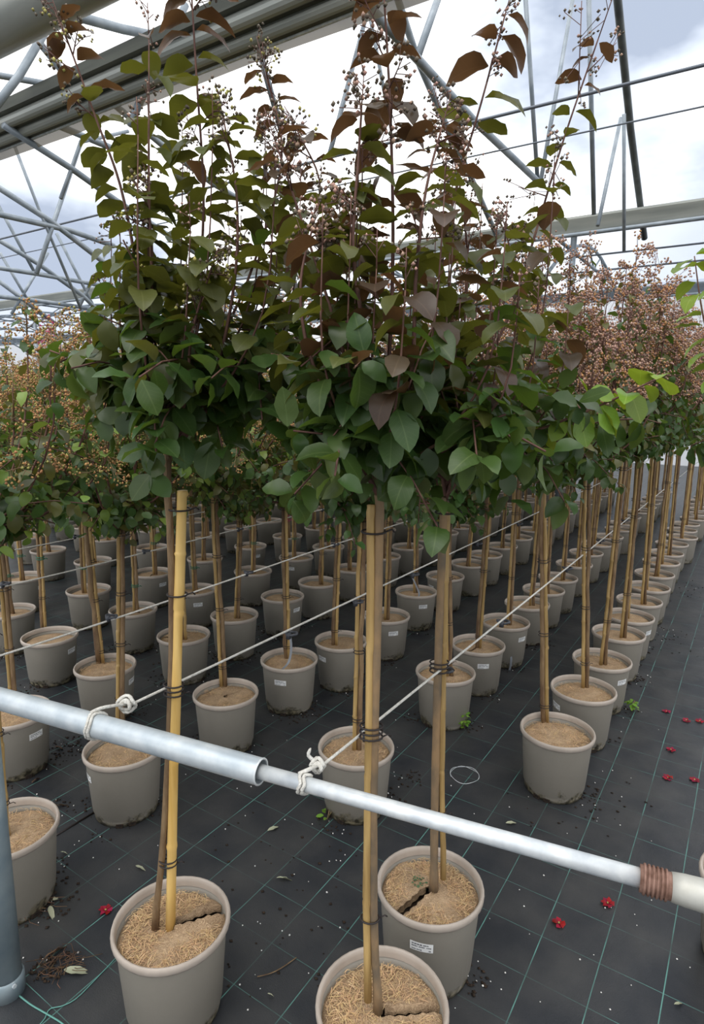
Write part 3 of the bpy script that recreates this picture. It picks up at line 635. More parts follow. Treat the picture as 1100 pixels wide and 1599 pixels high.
# row offset, measured pots along the row, then the even spacing behind them
ROWS = [
 (-.57, [2.48, 2.94, 3.36, 3.83, 4.20, 4.59], .43),
 (-1.20, [1.90, 2.74, 3.18, 3.63, 4.07, 4.46, 4.85, 5.37], .46),
 (-1.95, [.88, 1.38, 1.94, 2.41, 2.78, 3.30, 3.87, 4.37, 4.85, 5.24, 5.66, 6.13, 6.62], .46),
 (-2.67, [1.29, 1.81, 2.33, 2.75, 3.23, 3.65, 4.14, 4.64, 5.09, 5.53, 5.91, 6.29], .46),
 (-3.28, [1.88, 2.45, 2.98, 3.60, 4.16, 4.65, 5.15, 5.65, 6.21], .5),
 (-3.89, [1.98, 2.54, 3.10, 3.66, 4.24, 4.79, 5.32], .52),
 (-4.58, [2.45, 3.05, 3.66, 4.32, 4.80, 5.31, 5.78, 6.34], .52),
 (-5.24, [2.50, 3.05, 3.65, 4.19, 4.81, 5.31, 5.80, 6.30, 6.82], .5),
 (-5.93, [3.27, 3.89, 4.43, 4.94], .52), (-6.6, [3.55, 4.09, 4.62, 5.15], .52), (-7.26, [3.9], .55), (-7.92, [4.3], .55), (-8.6, [4.6], .56), (-9.25, [5.0], .58), (-9.9, [5.3], .6)]
SHIFT = {(2, 4): .08, (2, 5): .08, (2, 0): .09, (3, 0): .09}
LEAN = {(0, 0): (850, 740), (0, 1): (914, 722), (1, 0): (563, 790), (1, 1): (696, 800), (2, 2): (330, 752), (2, 1): (186, 800), (2, 3): (446, 780), (3, 1): (136, 790), (4, 0): (61, 785), (3, 0): (-8, 800), (3, 3): (374, 790)}
BASE = {(2, 1): (184, 1136), (2, 2): (346, 1072), (3, 1): (161, 1034), (4, 0): (71, 985), (0, 0): (855, 1128), (0, 1): (911, 1076), (2, 3): (452, 1030)}
STICK = {(0, 1): -1.0, (0, 2): .9, (1, 2): .25, (2, 3): -.35, (2, 1): -1.3, (3, 1): 1.1, (4, 0): .9, (3, 0): .6, (2, 6): .4, (2, 7): -.9, (3, 4): .8, (5, 2): .6, (2, 5): .35, (0, 4): 1.1, (1, 3): .9}
tb = {}
def stake_mesh(kind, L, seed):
    key = (kind, round(L, 2), seed)
    if key not in tb:
        bb = B()
        if kind == 'bamboo': P, R = bamboo_pts((0, 0, 0), (0, 0, L), .0088, seed); bb.tube(P, R, 8)
        else:
            rng = random.Random(seed); P = [Vector((rng.uniform(-.004, .004), rng.uniform(-.004, .004), L*k/9)) for k in range(10)]; bb.tube(P, [.0105-.0003*k for k in range(10)], 8)
        tb[key] = bb.mesh('bamboo_stake' if kind == 'bamboo' else 'trunk', MT['bamboo' if kind == 'bamboo' else 'bark'])
    return tb[key]
def along(p0, p1):
    d = (Vector(p1)-Vector(p0)); q = UP.rotation_difference(d.normalized()); m_ = q.to_matrix().to_4x4(); m_.translation = Vector(p0); return m_

count = 0; TREES = {}
for ri, (ox, meas, sp) in enumerate(ROWS):
    ss = list(meas)
    while ss[-1]+sp < 11.2: ss.append(ss[-1]+sp)
    rng = random.Random(900+ri); nshown = 0
    for si, s in enumerate(ss):
        measured = si < len(meas)
        x = ox+SHIFT.get((ri, si), 0)+(0 if measured else rng.uniform(-.03, .03)); y = s+(0 if measured else rng.uniform(-.03, .03))
        kind = 'tall' if ri < 2 else 'short'
        pj = project((x, y, .2)); pt = project((x, y, 1.5))
        if pj is None or pt is None: continue
        inside = lambda q: -25 < q[0] < 1125
        mrg = .3*FPX/pt[2]
        if not ((inside(pj) and pj[1] < 1640) or (-mrg < pt[0] < 1100+mrg)): continue
        if count >= 292 or any(math.hypot(x-a, y-c) < .42 for a, c in POSTS): continue
        dist = math.hypot(x, y); seed = ri*40+si; count += 1; nshown += 1
        desc = 'tall staked tree with pinkish seed heads' if kind == 'tall' else ('staked tree with tan seed heads' if ri < 6 else 'small staked tree with tan seed heads')
        row = 'in row beside bare aisle' if ri == 0 else '%s row from the aisle' % ORD[ri]
        label = '%s, %s from front, %s' % (desc, ORD[nshown-1+(2 if ri == 0 else 1 if ri == 1 else 0)], row)
        t = empty('potted_tree', (x, y, 0), 0, label, 'tree', 'potted trees standing in rows')
        TREES[(ri, si)] = t
        st = STICK.get((ri, si)); 
        if st is None and dist < 6 and rng.random() < .2: st = rng.uniform(-1, 1)
        pot_parts(t, seed, None, dist, st)
        L = (1.40 if kind == 'tall' else 1.22)-.2
        fwd = y*CY - x*SY
        base = Vector((rng.uniform(-.03, .03), rng.uniform(-.03, .03), .225))
        if (ri, si) in BASE: q = onz(*BASE[(ri, si)], .235)-t.location; base = Vector((q.x, q.y, .225))
        top = base+Vector((rng.uniform(-.03, .03), rng.uniform(-.03, .03), L))
        if (ri, si) in LEAN:
            px, py = LEAN[(ri, si)]; fb = fwd+(base.y*CY-base.x*SY); top = at(px, py, fb)-t.location
        Ln = (top-base).length; k5 = seed % 5
        side = Vector((CY, SY, 0))*(.019 if rng.random() < .6 else -.019)
        link('bamboo_stake', stake_mesh('bamboo', round(Ln*10)/10, seed % 3), t, along(base, top))
        m_ = along(base+side, top+side*.9+UP*.05); tk = link('trunk', stake_mesh('trunk', round(Ln*10)/10+.1, seed % 3), t, m_)
        if (ri, si) == (3, 1): tk.scale = (1.7, 1.7, 1)
        if dist < 7.5:
            green = ri >= 4
            for f in ((.22, .62, .9) if dist > 3.4 else (.12, .38, .66, .93)):
                f += rng.uniform(-.05, .05); q = base.lerp(top, f)+side*.5
                o = link('tie', TIEG if (green and rng.random() < .7) else TIE, t); o.location = q; o.rotation_euler = (0, 0, YAW)
        leaves, sm, shm = CROWNS[kind][k5]
        c = empty('crown', (0, 0, 0)); c.parent = t
        cm = Matrix.Rotation(rng.uniform(0, 6.28), 4, 'Z'); off = top-base; cm.translation = Vector((top.x, top.y, rng.uniform(-.05, .05)+(top.z-(1.40 if kind == 'tall' else 1.22) if (ri, si) in LEAN else 0)))
        sc = rng.uniform(.92, 1.08)
        bpy.data.objects.remove(c)
        def crown_part(name, me):
            o = link(name, me, t, cm); o['kind'] = 'stuff'; return o
        if dist < 3.7:
            # the leaves that show largest are single parts, the rest is joined
            W = Matrix.Translation(t.location)@cm; key = []
            for li, (lm, v, mat) in enumerate(leaves):
                wp = (W@lm).translation; pj2 = project(wp); ok = pj2 and -20 < pj2[0] < 1120 and -20 < pj2[1] < 1620
                key.append(((wp-CAM).length if ok else 99, li))
            key.sort(); single = {li for d_, li in key[:130] if d_ < 90}
            for li in single:
                lm, v, mat = leaves[li]; link('leaf', leaf_mesh(v, mat), t, cm@lm)
            crown_part('foliage', join_leaves([l for li, l in enumerate(leaves) if li not in single]))
        else: crown_part('foliage', FULL[kind][k5])
        crown_part('seed_heads', sm); crown_part('shoots', shm)
print('row trees', count)

# ------------------------------------------------------------------ the three nearest trees
def near_tree(name_label, pos, fwd, cfg, seed):
    rng = random.Random(seed); t = empty('potted_tree', (pos[0], pos[1], 0), 0, name_label, 'tree', 'potted trees standing in rows'); inv = Matrix.Translation(-t.location)
    O = t.location
    pot_parts(t, seed, mulch_mesh(seed, 14, 72, cfg.get('crack'), .007, .006), 1.5, cfg.get('sticker'))
    link('soil', SOIL, t); f = link('coir_fibres', fibres(seed, crack=cfg.get('crack')), t); f['kind'] = 'stuff'
    loc = lambda px, py, df=0: at(px, py, fwd+df)-O
    # bamboo and trunk
    bp = [loc(*q) for q in cfg['bamboo']]
    PP = []; RR = []
    for a, c in zip(bp[:-1], bp[1:]):
        P, R = bamboo_pts(a, c, cfg['rb'], seed, cfg.get('nodes', 2), .001); PP += P[:-1]; RR += R[:-1]
    PP.append(bp[-1]); RR.append(cfg['rb']*.97)
    PP[0] = PP[0]-UP*.02
    bb = B(); bb.tube(PP, RR, 14); o = bb.obj('bamboo_stake', MT[cfg.get('bm', 'bamboo')], t)
    tp = smoothline([loc(*q) for q in cfg['trunk']], 24); tp[0] = tp[0]-UP*.03
    bb = B(); bb.tube(tp, [cfg['rt']*(1.25 if k == 0 else 1.08 if k == 1 else 1)*(1+.05*math.sin(k*2.1)) for k in range(24)], 12); bb.obj('trunk', MT[cfg.get('tm', 'bark')], t)
    for (px, py, turns, rx, ry) in cfg['ties']:
        q = loc(px, py, cfg.get('tdf', .0)); o = link('tie', tie_mesh(rx, ry, 'tie', turns, .0022), t); o.location = q; o.rotation_euler = (0, 0, YAW)
    head = tp[-1]; leaves = []; sb = B(); shb = []
    # measured shoots
    for pts, n, s0, s1, pick, headed in cfg['shoots']:
        P = [loc(px, py, df) for px, py, df in pts]; sm = smoothline(P, 26)
        bb = B(); bb.tube(sm, [.0042*(1-.75*k/25)+.0006 for k in range(26)], 6); bb.obj('shoot', MT['twig_red'], t)
        leaves += shoot_leaves(rng, P, n, s0*1.28, s1*1.3, .02, HR, pick, .08, .22)
        if headed:
            d = (sm[-1]-sm[-4]).normalized()
            for q in range(5):
                hb = B(); panicle(rng, hb, sm[-1]-d*.02 if q == 0 else sm[rng.randint(15, 24)], d if q == 0 else (rv(rng)+d).normalized(), headed*(1 if q == 0 else .75), 9 if q == 0 else 6, 4, .0042, (0, 0, 1), 2)
                hb.obj('seed_head', [MT['bud'], MT['seed_yellow'] if cfg.get('yellow') else MT['seed_pink'], MT['twig_red']], t)['kind'] = 'stuff'
    # free shoots that fill the crown
    tw = B()
    for k in range(cfg['nfree']):
        a = 2*math.pi*k/cfg['nfree']+rng.uniform(-.3, .3); out = Vector((math.cos(a), math.sin(a), 0)); r = cfg['spread']*math.sqrt(rng.uniform(.08, 1)); h = rng.uniform(*cfg['H'])*(1-.3*(r/cfg['spread'])**2)
        bs = head+UP*rng.uniform(.03, .11); ctr = cfg.get('ctr', Vector((0, 0, 0)))
        P = [bs, bs+ctr*.4+out*r*.55+UP*h*.15, bs+ctr*.8+out*r*.95+UP*h*.5, bs+ctr+out*r+UP*h]; tw.tube(smoothline(P, 10), [.0038-.0003*q for q in range(10)], 5)
        leaves += shoot_leaves(rng, P, cfg.get('nl', 12), .078, .06, .15, None, cfg['pick'], .06, .28)
        for q in range(2):
            pp = smoothline(P, 20)[rng.randint(4, 13)]; dd = (rv(rng)+out*.7-UP*.1).normalized(); e = pp+dd*rng.uniform(.1, .17); tw.tube([pp, (pp+e)/2+UP*.01, e], .0018, 4)
            leaves += shoot_leaves(rng, [pp, (pp+e)/2+UP*.01, e], 5, .074, .058, .25, None, cfg['pick'], .08, .25)
        panicle(rng, sb, P[3], UP, .06, 5, 3, .0034, (0, 0, 1), 2)
    tw.obj('twigs', MT['twig_red'], t)['kind'] = 'stuff'
    # hanging skirt
    for k in range(cfg['skirt']):
        a = rng.uniform(0, 6.28); out = Vector((math.cos(a), math.sin(a), 0)); r = rng.uniform(.02, cfg['spread']*.72)
        p = head+UP*(.085+rng.uniform(0, .17))+out*r+cfg.get('sctr', Vector((0, 0, 0)))
        leaves.append((orient(p, (out*.7+rv(rng)*.4-UP*rng.uniform(.4, 1.1)).normalized(), UP*.5+out+rv(rng)*.3, rng.uniform(.05, .074)), rng.choice((0, 0, 1, 4)), cfg['pick'](rng, p, 0)))
    # single measured leaves
    for (px, py, dx, dy, L, df, mat) in cfg.get('single', []):
        d = (HR*dx-UP*dy-HF*.25).normalized(); leaves.append((orient(loc(px, py, df), d, UP*.55-HF*.8, L), 4, mat))
    if sb.F: sb.obj('buds', [MT['bud'], MT['seed_pink'], MT['twig_red']], t)['kind'] = 'stuff'
    key = []
    for li, (lm, v, mat) in enumerate(leaves):
        wp = lm.translation+O; q = project(wp); ok = q and -30 < q[0] < 1130 and -30 < q[1] < 1600
        key.append(((wp-CAM).length/lm.to_scale().x*.06 if ok else 99, li))
    key.sort(); single = {li for d_, li in key[:300] if d_ < 90}
    for li in single: lm, v, mat = leaves[li]; link('leaf', leaf_mesh(v, mat), t, lm)
    rest = [l for li, l in enumerate(leaves) if li not in single]
    if rest: link('foliage', join_leaves(rest, False), t)['kind'] = 'stuff'
    print('near tree leaves', len(leaves))
    return t
def pickA(rng, q, t):
    h = (q.z-1.45)/1.0+rng.uniform(-.2, .2); return 'leaf_green' if h < .32 else ('leaf_olive' if h < .8 or rng.random() < .5 else 'leaf_bronze')
def pickB(rng, q, t):
    h = (q.z-1.4)/.9+rng.uniform(-.15, .15); return 'leaf_green' if h < .33 else ('leaf_olive' if rng.random() < .65 else 'leaf_bronze') if h < .75 else 'leaf_bronze'
pO = lambda rng, q, t: 'leaf_bronze' if t > .86 else 'leaf_olive' if t > .25 else 'leaf_green'
pR = lambda rng, q, t: 'leaf_bronze' if q.z > 1.84 else 'leaf_olive' if q.z > 1.62 else 'leaf_green'
pG = lambda rng, q, t: 'leaf_olive' if t > .3 else 'leaf_green'
pF = lambda rng, q, t: 'leaf_fresh'
pA, pC, pD = onz(268.5, 1438, .262), onz(672, 1381.5, .262), onz(597, 1568, .262)
fA, fC, fD = (p.dot(HF) for p in (pA, pC, pD))
def ang(p, px, py):
    q = onz(px, py, .25)-p; return math.atan2(q.y, q.x)
near_tree('nearest tree at left, tied to a pale yellow bamboo cane', pA, fA, dict(
    crack=(ang(pA, 352, 1415), .03, .010), bamboo=[(266, 1440), (272, 1180), (279, 950), (285, 766)], rb=.0122, bm='bamboo_pale', nodes=2,
    trunk=[(242, 1434), (252, 1350), (260, 1240), (267, 1080), (269, 950), (266, 830), (262, 770), (262, 705)], rt=.0085,
    ties=[(272, 1083, 3, .024, .016), (263, 1348, 2, .022, .016), (277, 928, 1, .024, .016), (281, 795, 1, .026, .016)],
    shoots=[([(265, 715, 0), (300, 580, .02), (312, 440, .03), (318, 300, .02), (307, 120, 0), (298, -30, 0)], 20, .066, .062, pO, .10),
            ([(262, 710, 0), (238, 560, -.04), (214, 420, -.06), (188, 290, -.05), (150, 185, -.05), (95, 35, -.04)], 19, .064, .048, pO, .10),
            ([(264, 710, 0), (230, 600, -.08), (228, 500, -.1), (238, 400, -.1), (230, 300, -.1)], 10, .066, .05, pG, .07),
            ([(266, 710, 0), (330, 560, .06), (390, 430, .1), (440, 250, .1), (415, 110, .1)], 16, .06, .045, pR, .09),
            ([(266, 710, 0), (330, 600, -.06), (365, 450, -.08), (370, 310, -.08), (350, 190, -.06)], 13, .064, .05, pG, .08),
            ([(268, 710, 0), (380, 560, 0), (450, 420, .02), (500, 300, .04), (470, 215, .04)], 13, .06, .045, pR, .09),
            ([(266, 710, 0), (290, 620, -.14), (300, 520, -.18), (330, 420, -.2)], 9, .068, .055, pG, .06)],
    nfree=19, nl=12, spread=.27, H=(.28, .72), ctr=HR*.09, sctr=HR*.05, skirt=60, pick=pickA, yellow=True,
    single=[(200, 650, -1, -.05, .066, -.05, 'leaf_green'), (160, 655, .3, 1, .05, -.06, 'leaf_green'), (193, 645, 0, 1, .05, -.08, 'leaf_green'), (232, 700, -1, .25, .07, -.08, 'leaf_green'), (238, 695, .1, 1, .07, -.1, 'leaf_green'), (235, 740, -.6, .8, .07, -.1, 'leaf_green'), (236, 742, .7, .7, .062, -.1, 'leaf_green'), (285, 680, .1, 1, .072, -.1, 'leaf_green'), (330, 690, -.2, 1, .08, -.12, 'leaf_green')]), 11)
near_tree('nearest tree at bottom centre, its pot cut off by the photo edge', pD, fD, dict(
    crack=(ang(pD, 700, 1568), .018, .0), bamboo=[(575, 1550), (573, 1400), (576, 1200), (579, 1000), (580, 788)], rb=.0088, nodes=1,
    trunk=[(591, 1562), (585, 1470), (583, 1300), (586, 1100), (590, 950), (593, 800), (592, 772)], rt=.0092, tm='bark_mottled',
    ties=[(578, 1433, 1, .021, .015), (580, 1150, 3, .024, .015), (584, 830, 1, .024, .015)],
    shoots=[([(592, 772, 0), (560, 640, -.02), (525, 510, -.02), (490, 400, 0), (430, 220, .02)], 17, .058, .045, pR, .08),
            ([(592, 772, 0), (608, 560, 0), (614, 380, 0), (610, 180, 0), (600, -10, 0)], 19, .054, .05, pR, .10),
            ([(592, 772, 0), (575, 560, -.06), (552, 400, -.07), (560, 250, -.06), (565, 170, -.06)], 12, .056, .045, pO, .08),
            ([(592, 772, 0), (640, 600, -.06), (650, 430, -.08), (665, 300, -.07), (690, 200, -.05)], 14, .058, .042, pO, .08),
            ([(590, 772, 0), (520, 640, -.08), (480, 540, -.1), (470, 440, -.1), (490, 350, -.08)], 11, .06, .045, pG, .06)],
    nfree=19, nl=11, spread=.23, H=(.2, .56), ctr=HR*.03-HF*.02, skirt=55, pick=pickB,
    single=[(594, 665, 0, 1, .05, -.1, 'leaf_green'), (540, 575, .05, 1, .055, -.1, 'leaf_green'), (566, 630, .6, .8, .045, -.1, 'leaf_green'), (632, 612, .5, .4, .04, -.1, 'leaf_green'), (640, 740, -1, .75, .075, -.08, 'leaf_green'), (668, 700, .1, 1, .05, -.1, 'leaf_green'), (655, 585, .5, 1.1, .06, -.1, 'leaf_olive')]), 12)
near_tree('tree directly behind the bottom centre one, white sticker on its pot', pC, fC, dict(
    crack=(ang(pC, 608, 1428), .022, .004), sticker=-.12, bamboo=[(693, 1362), (690, 1200), (694, 1000), (699, 800)], rb=.0082, nodes=2,
    trunk=[(678, 1378), (679, 1280), (683, 1100), (688, 950), (694, 800), (697, 780)], rt=.0112, tm='bark_mottled',
    ties=[(684, 1272, 2, .024, .015), (686, 1047, 3, .025, .016), (696, 800, 2, .026, .016)],
    shoots=[([(697, 780, 0), (672, 600, 0), (688, 430, 0), (712, 300, -.02), (752, 160, -.04), (790, 20, -.05)], 14, .064, .07, pO, .06),
            ([(697, 780, 0), (740, 620, .04), (800, 480, .06), (838, 360, .06), (880, 220, .06), (935, 60, .06)], 17, .056, .045, pO, .24),
            ([(697, 780, 0), (740, 640, -.08), (770, 520, -.1), (800, 430, -.1), (790, 360, -.1)], 11, .062, .05, pG, .06),
            ([(697, 780, 0), (700, 600, .08), (730, 450, .1), (720, 300, .1), (690, 180, .1)], 14, .058, .045, pR, .09),
            ([(697, 775, 0), (760, 700, -.1), (850, 668, -.16), (940, 632, -.2), (1030, 590, -.24)], 10, .05, .05, pF, 0)],
    nfree=22, nl=12, spread=.30, H=(.25, .72), ctr=-HR*.0, skirt=70, pick=pickB,
    single=[(770, 705, 1, .1, .08, -.1, 'leaf_green'), (790, 735, .2, 1, .06, -.12, 'leaf_green'), (720, 720, .3, 1, .07, -.1, 'leaf_green'), (770, 720, .2, 1, .07, -.1, 'leaf_fresh'), (850, 670, -.4, .6, .055, -.16, 'leaf_green'), (800, 640, .5, 1, .06, -.12, 'leaf_fresh'), (985, 612, .35, .9, .07, -.22, 'leaf_fresh'), (960, 620, -.9, -.25, .06, -.2, 'leaf_fresh'), (940, 632, .5, 1, .07, -.2, 'leaf_fresh'), (905, 650, .3, 1, .07, -.18, 'leaf_fresh'), (880, 655, -.5, .9, .055, -.17, 'leaf_fresh')]), 13)

# tree across the aisle, only its leaf tips and pot edge reach into the picture
pE = onz(1186, 1380, .262)
near_tree('tree across the aisle, its green leaves reaching in at the right edge', pE, pE.dot(HF), dict(
    bamboo=[(1186, 1375), (1190, 1000), (1192, 720)], rb=.009, nodes=2, trunk=[(1198, 1378), (1198, 1000), (1200, 720)], rt=.01,
    ties=[(1190, 1100, 2, .024, .015)], shoots=[([(1200, 720, 0), (1130, 600, .2), (1100, 500, .3), (1085, 400, .35)], 12, .07, .062, pF, 0), ([(1200, 720, 0), (1180, 560, .1), (1140, 460, .2), (1110, 440, .3)], 8, .06, .06, pF, 0)],
    nfree=8, nl=10, spread=.22, H=(.2, .6), ctr=HR*.1, skirt=20, pick=pickA), 14)

# ------------------------------------------------------------------ handrail
R0, R1 = Vector((-1.56, .672, .9)), Vector((.55, 1.045, .9))
def rail(x): f = (x-R0.x)/(R1.x-R0.x); return R0.lerp(R1, f)
h = empty('handrail', (R0.x, R0.y, 0), 0, 'galvanised pipe handrail crossing in front of the nearest trees', 'handrail'); O = h.location
def rp_(x0, x1, r, name, mat, seg=20, par=h):
    bb = B(); bb.tube([rail(x0)-O, rail(x1)-O], r, seg); return bb.obj(name, MT[mat], par)
b = B(); b.tube([rail(-1.6)-O, rail(-.735)-O], .0255, 24, False); b.tube([rail(-.735)-O, rail(-.7349)-O], .0255, 24, False)
# open sleeve mouth: rolled lip and inner wall
d = (R1-R0).normalized(); b.tube([rail(-.735)-O, rail(-.78)-O], .0225, 24, False); sl = b.obj('sleeve_pipe', MT['galv'], h)
b = B(); u = d.cross(UP).normalized(); w_ = u.cross(d)
b.tube([rail(-.734)-O+(u*math.cos(2*math.pi*k/28)+w_*math.sin(2*math.pi*k/28))*.0242 for k in range(28)], .0022, 6, closed=True); b.obj('sleeve_lip', MT['galv_bright'], sl)
rp_(-.80, -.075, .0142, 'inner_pipe', 'galv_bright')
cpl = rp_(-.078, -.03, .0195, 'threaded_end', 'rust', 24); cpl['label'] = 'rusty threaded pipe end'
for k in range(6):
    b = B(); c = rail(-.072+k*.0058)-O; b.tube([c+(u*math.cos(2*math.pi*j/24)+w_*math.sin(2*math.pi*j/24))*.0205 for j in range(24)], .0021, 6, closed=True); b.obj('thread', MT['rust'], cpl)
b = B(); b.tube([rail(-.036)-O, rail(-.02)-O, rail(.02)-O, rail(.55)-O], [.0205, .0222, .0235, .024], 24); b.obj('outer_pipe', MT['galv_worn'], h)
pb = onz(12, 1547, 0); pb.z = 0
b = B(); b.tube([pb-O+UP*.0, pb-O+UP*.905], .039, 24); po = b.obj('post', MT['galv_post'], h)
b = B(); b.lathe([(.0, .0), (.045, 0), (.045, .05), (.040, .055)], 24); fo = b.obj('post_collar', MT['galv_post'], h); fo.location = pb-O
bc = onz(22, 1523, 0.0); tocam = (CAM-pb); tocam.z = 0; tocam.normalize(); sidev = Vector((tocam.y, -tocam.x, 0))*-1
q = pb-O+UP*.045+(tocam*.85+HR*.5).normalized()*.039
b = B(); b.tube([q, q+(tocam*.85+HR*.5).normalized()*.010], .006, 6); b.tube([q, q+(tocam*.85+HR*.5).normalized()*.003], .009, 12); b.obj('bolt', MT['galv_bright'], h, False)

# ------------------------------------------------------------------ ropes
def helixline(p0, p1, n=40, sag=0):
    return [Vector(p0).lerp(Vector(p1), k/n)-UP*sag*math.sin(math.pi*k/n) for k in range(n+1)]
ROPES = [(-1.14, .80, 'white cord knotted to the handrail left of the pale bamboo cane', True), (-.635, .86, 'white cord knotted to the thin pipe in the centre', True),
         (-1.72, .55, 'white cord along the third row of trees', False), (-2.37, .8, 'white cord along the fourth row of trees', False), (-2.92, 1.1, 'white cord along the fifth row of trees', False), (-3.36, 1.4, 'white cord along the sixth row of trees', False), (-4.0, 1.9, 'white cord along the seventh row of trees', False), (-4.7, 2.2, 'white cord along the eighth row of trees', False)]
for k, (x, y0, lab, knot) in enumerate(ROPES):
    r = empty('support_rope', (x, y0, .9), 0, lab, 'rope', 'white support cords')
    x1 = x+(.04 if k == 1 else -.03 if k == 0 else 0); rr_ = .0032
    start = Vector((0, .0, 0)) if not knot else Vector((0, .030 if k == 0 else .020, .014)); 
    end = Vector((x1-x, 10.5-y0, .0))
    bb = B(); bb.tube([start.lerp(end, (q/30)**1.6)-UP*.012*math.sin(math.pi*min(1, q/30*3))*(not knot) for q in range(31)], rr_, 6); bb.obj('cord', MT['rope'], r)
    if knot:
        c = rail(x)-r.location; rad = .0255 if k == 0 else .0142
        for off in (0, .008):
            lb = B(); cc = c+d*(off-.010); lb.tube([cc+(u*math.cos(2*math.pi*j/20)+w_*math.sin(2*math.pi*j/20))*(rad+.003)+d*.004*math.sin(j) for j in range(20)], .0034, 6, closed=True); lb.obj('loop', MT['rope'], r)
        kb = B(); kc = start+Vector((-.004, -.006, .004)); R_ = .020 if k == 0 else .013
        kb.tube([kc+HR*R_*math.cos(2*math.pi*j/18)+UP*R_*.9*math.sin(2*math.pi*j/18)-HF*.006*math.sin(3*2*math.pi*j/18) for j in range(18)], .0042, 7, closed=True)
        kb.tube([kc+HR*R_*.55*math.cos(2*math.pi*j/16)+UP*R_*.6*math.sin(2*math.pi*j/16)-HF*(.008+.004*math.cos(4*math.pi*j/16)) for j in range(16)], .0042, 7, closed=True)
        kb.tube([kc-HR*R_*.7, kc-HF*.008+UP*R_*.4, kc+HR*R_*.8], .0042, 7)
        kb.tube(smoothline([c+UP*(rad+.003)-d*.018, c+UP*(rad+.012)+Vector((0, .015, 0)), kc], 8), .0038, 6)
        kb.obj('knot', MT['rope'], r)
        tbk = B()
        if k == 1: tbk.tube(smoothline([kc, kc+UP*.012-HR*.010, kc+UP*.022-HR*.018, kc+UP*.036-HR*.013], 9), [.0036]*7+[.003, .001], 6)
        else: tbk.tube(smoothline([c-UP*rad-d*.02, c-UP*(rad+.008)-d*.024, c-UP*(rad+.014)-d*.034], 7), [.003]*6+[.001], 6)
        tbk.obj('tail', MT['rope'], r)
    # grey clips that hold the cord to the stakes
    for s_ in ([.96, 1.42, 1.80, 2.24, 2.95, 3.6] if k == 0 else [1.06, 1.45, 1.9, 2.72, 3.4, 4.1] if k == 1 else [1.2, 1.86, 2.5, 3.3, 4.2]):
        if s_ < y0: continue
        cb_ = B(); q = Vector((0, s_-y0, .0)); cb_.tube([q+Vector((.02*math.cos(j*.45), .014*math.sin(j*.45), .002*math.sin(j))) for j in range(14)], .0042, 6, closed=True); cb_.box(q+Vector((0, -.014, -.004)), (.012, .012, .02)); cb_.obj('clip', MT['clip'], r)

# ------------------------------------------------------------------ small things on the ground
def ground(px, py, z=.0): return onz(px, py, z)
def flower(px, py, lab, seed, cat='flower'):
    rng = random.Random(seed); p = ground(px, py); f = empty('fallen_flower', p, rng.uniform(0, 6), lab, cat, 'fallen red flowers on the ground cover')
    for k in range(6):
        a = k*math.pi/3+rng.uniform(-.2, .2); bb = B(); o_ = Vector((math.cos(a), math.sin(a), 0)); q = Vector((-math.sin(a), math.cos(a), 0)); z = rng.uniform(.002, .010)
        bb.add([o_*.002+UP*.003, o_*.010-q*.008+UP*(z+.003), o_*.010+q*.008+UP*z, o_*.020-q*.006+UP*.004, o_*.021+q*.006+UP*(z+.004)], [(0, 1, 2), (1, 3, 4, 2)]); bb.obj('petal', MT['petal_red'], f)
    bb = B(); bb.blob((0, 0, .006), .004, rng); bb.obj('flower_centre', MT['seed_yellow'], f)
for k, (px, py, lab) in enumerate([(873, 1443, 'fallen red flower nearest the thin pipe, below its right end'), (949, 1412, 'fallen red flower just under the rusty pipe thread'), (1041, 1112, 'fallen red flower farthest back beside the weed'), (1093, 1127, 'fallen red flower cut off by the right edge'), (1043, 1216, 'fallen red flower on the aisle, left of its neighbour'), (1085, 1219, 'fallen red flower on a green line near the right edge'), (1048, 1172, 'dull red fallen flower lying on its side'), (1072, 1126, 'small dark red fallen flower near the right edge')]): flower(px, py, lab, 40+k)
flower(165, 1423, 'fallen red flower just left of the nearest left pot', 60)
def dry(px, py, L, a, mat, lab, seed, v=5):
    p = ground(px, py); p.z = .008; o = link('dry_leaf', leaf_mesh(v, mat)); dv = Vector((math.cos(a), math.sin(a), .08)); o.matrix_world = orient(p, dv, UP+rv(random.Random(seed))*.4, L); tag(o, lab, 'leaf', 'dry leaves on the ground cover')
for k, (px, py, L, a, mat, lab) in enumerate([(418, 1300, .055, 1.2, 'dry_leaf', 'pale dry leaf upright on the mat right of the cane'), (432, 1374, .06, .6, 'dry_leaf', 'pale flat dry leaf right of the nearest left pot'), (82, 1300, .05, 2.4, 'dry_leaf', 'curled pale leaf beside the dark slit'), (95, 1333, .03, .4, 'dry_leaf', 'small grey curled leaf below the dark slit'), (60, 1412, .07, .9, 'dry_leaf', 'long pale leaf at the foot of the left pot'), (78, 1418, .06, -.4, 'dry_leaf', 'forked pale leaf beside the long one'), (212, 1355, .045, .2, 'dry_leaf', 'grey leaf scrap left of the pale cane'), (790, 1288, .05, .7, 'dry_leaf', 'curled silvery leaf below the wire ring'), (100, 1518, .08, .5, 'dry_leaf', 'stiff straw blade in the debris by the post'), (70, 1500, .07, 1.5, 'dry_brown', 'brown leaf in the debris by the post'), (418, 1555, .02, .3, 'dry_leaf', 'tiny pale bud scrap near the bottom centre'), (1053, 1572, .03, .8, 'dry_leaf', 'yellowish leaf scrap at the bottom right'), (85, 1168, .06, .3, 'dry_brown', 'brown curled leaf between the two left pots'), (50, 1225, .05, 2, 'dry_brown', 'brown leaf clump by the left pot'), (85, 1262, .05, 1, 'dry_brown', 'reddish brown leaf below the handrail')]): dry(px, py, L, a, MT and mat, lab, 70+k)
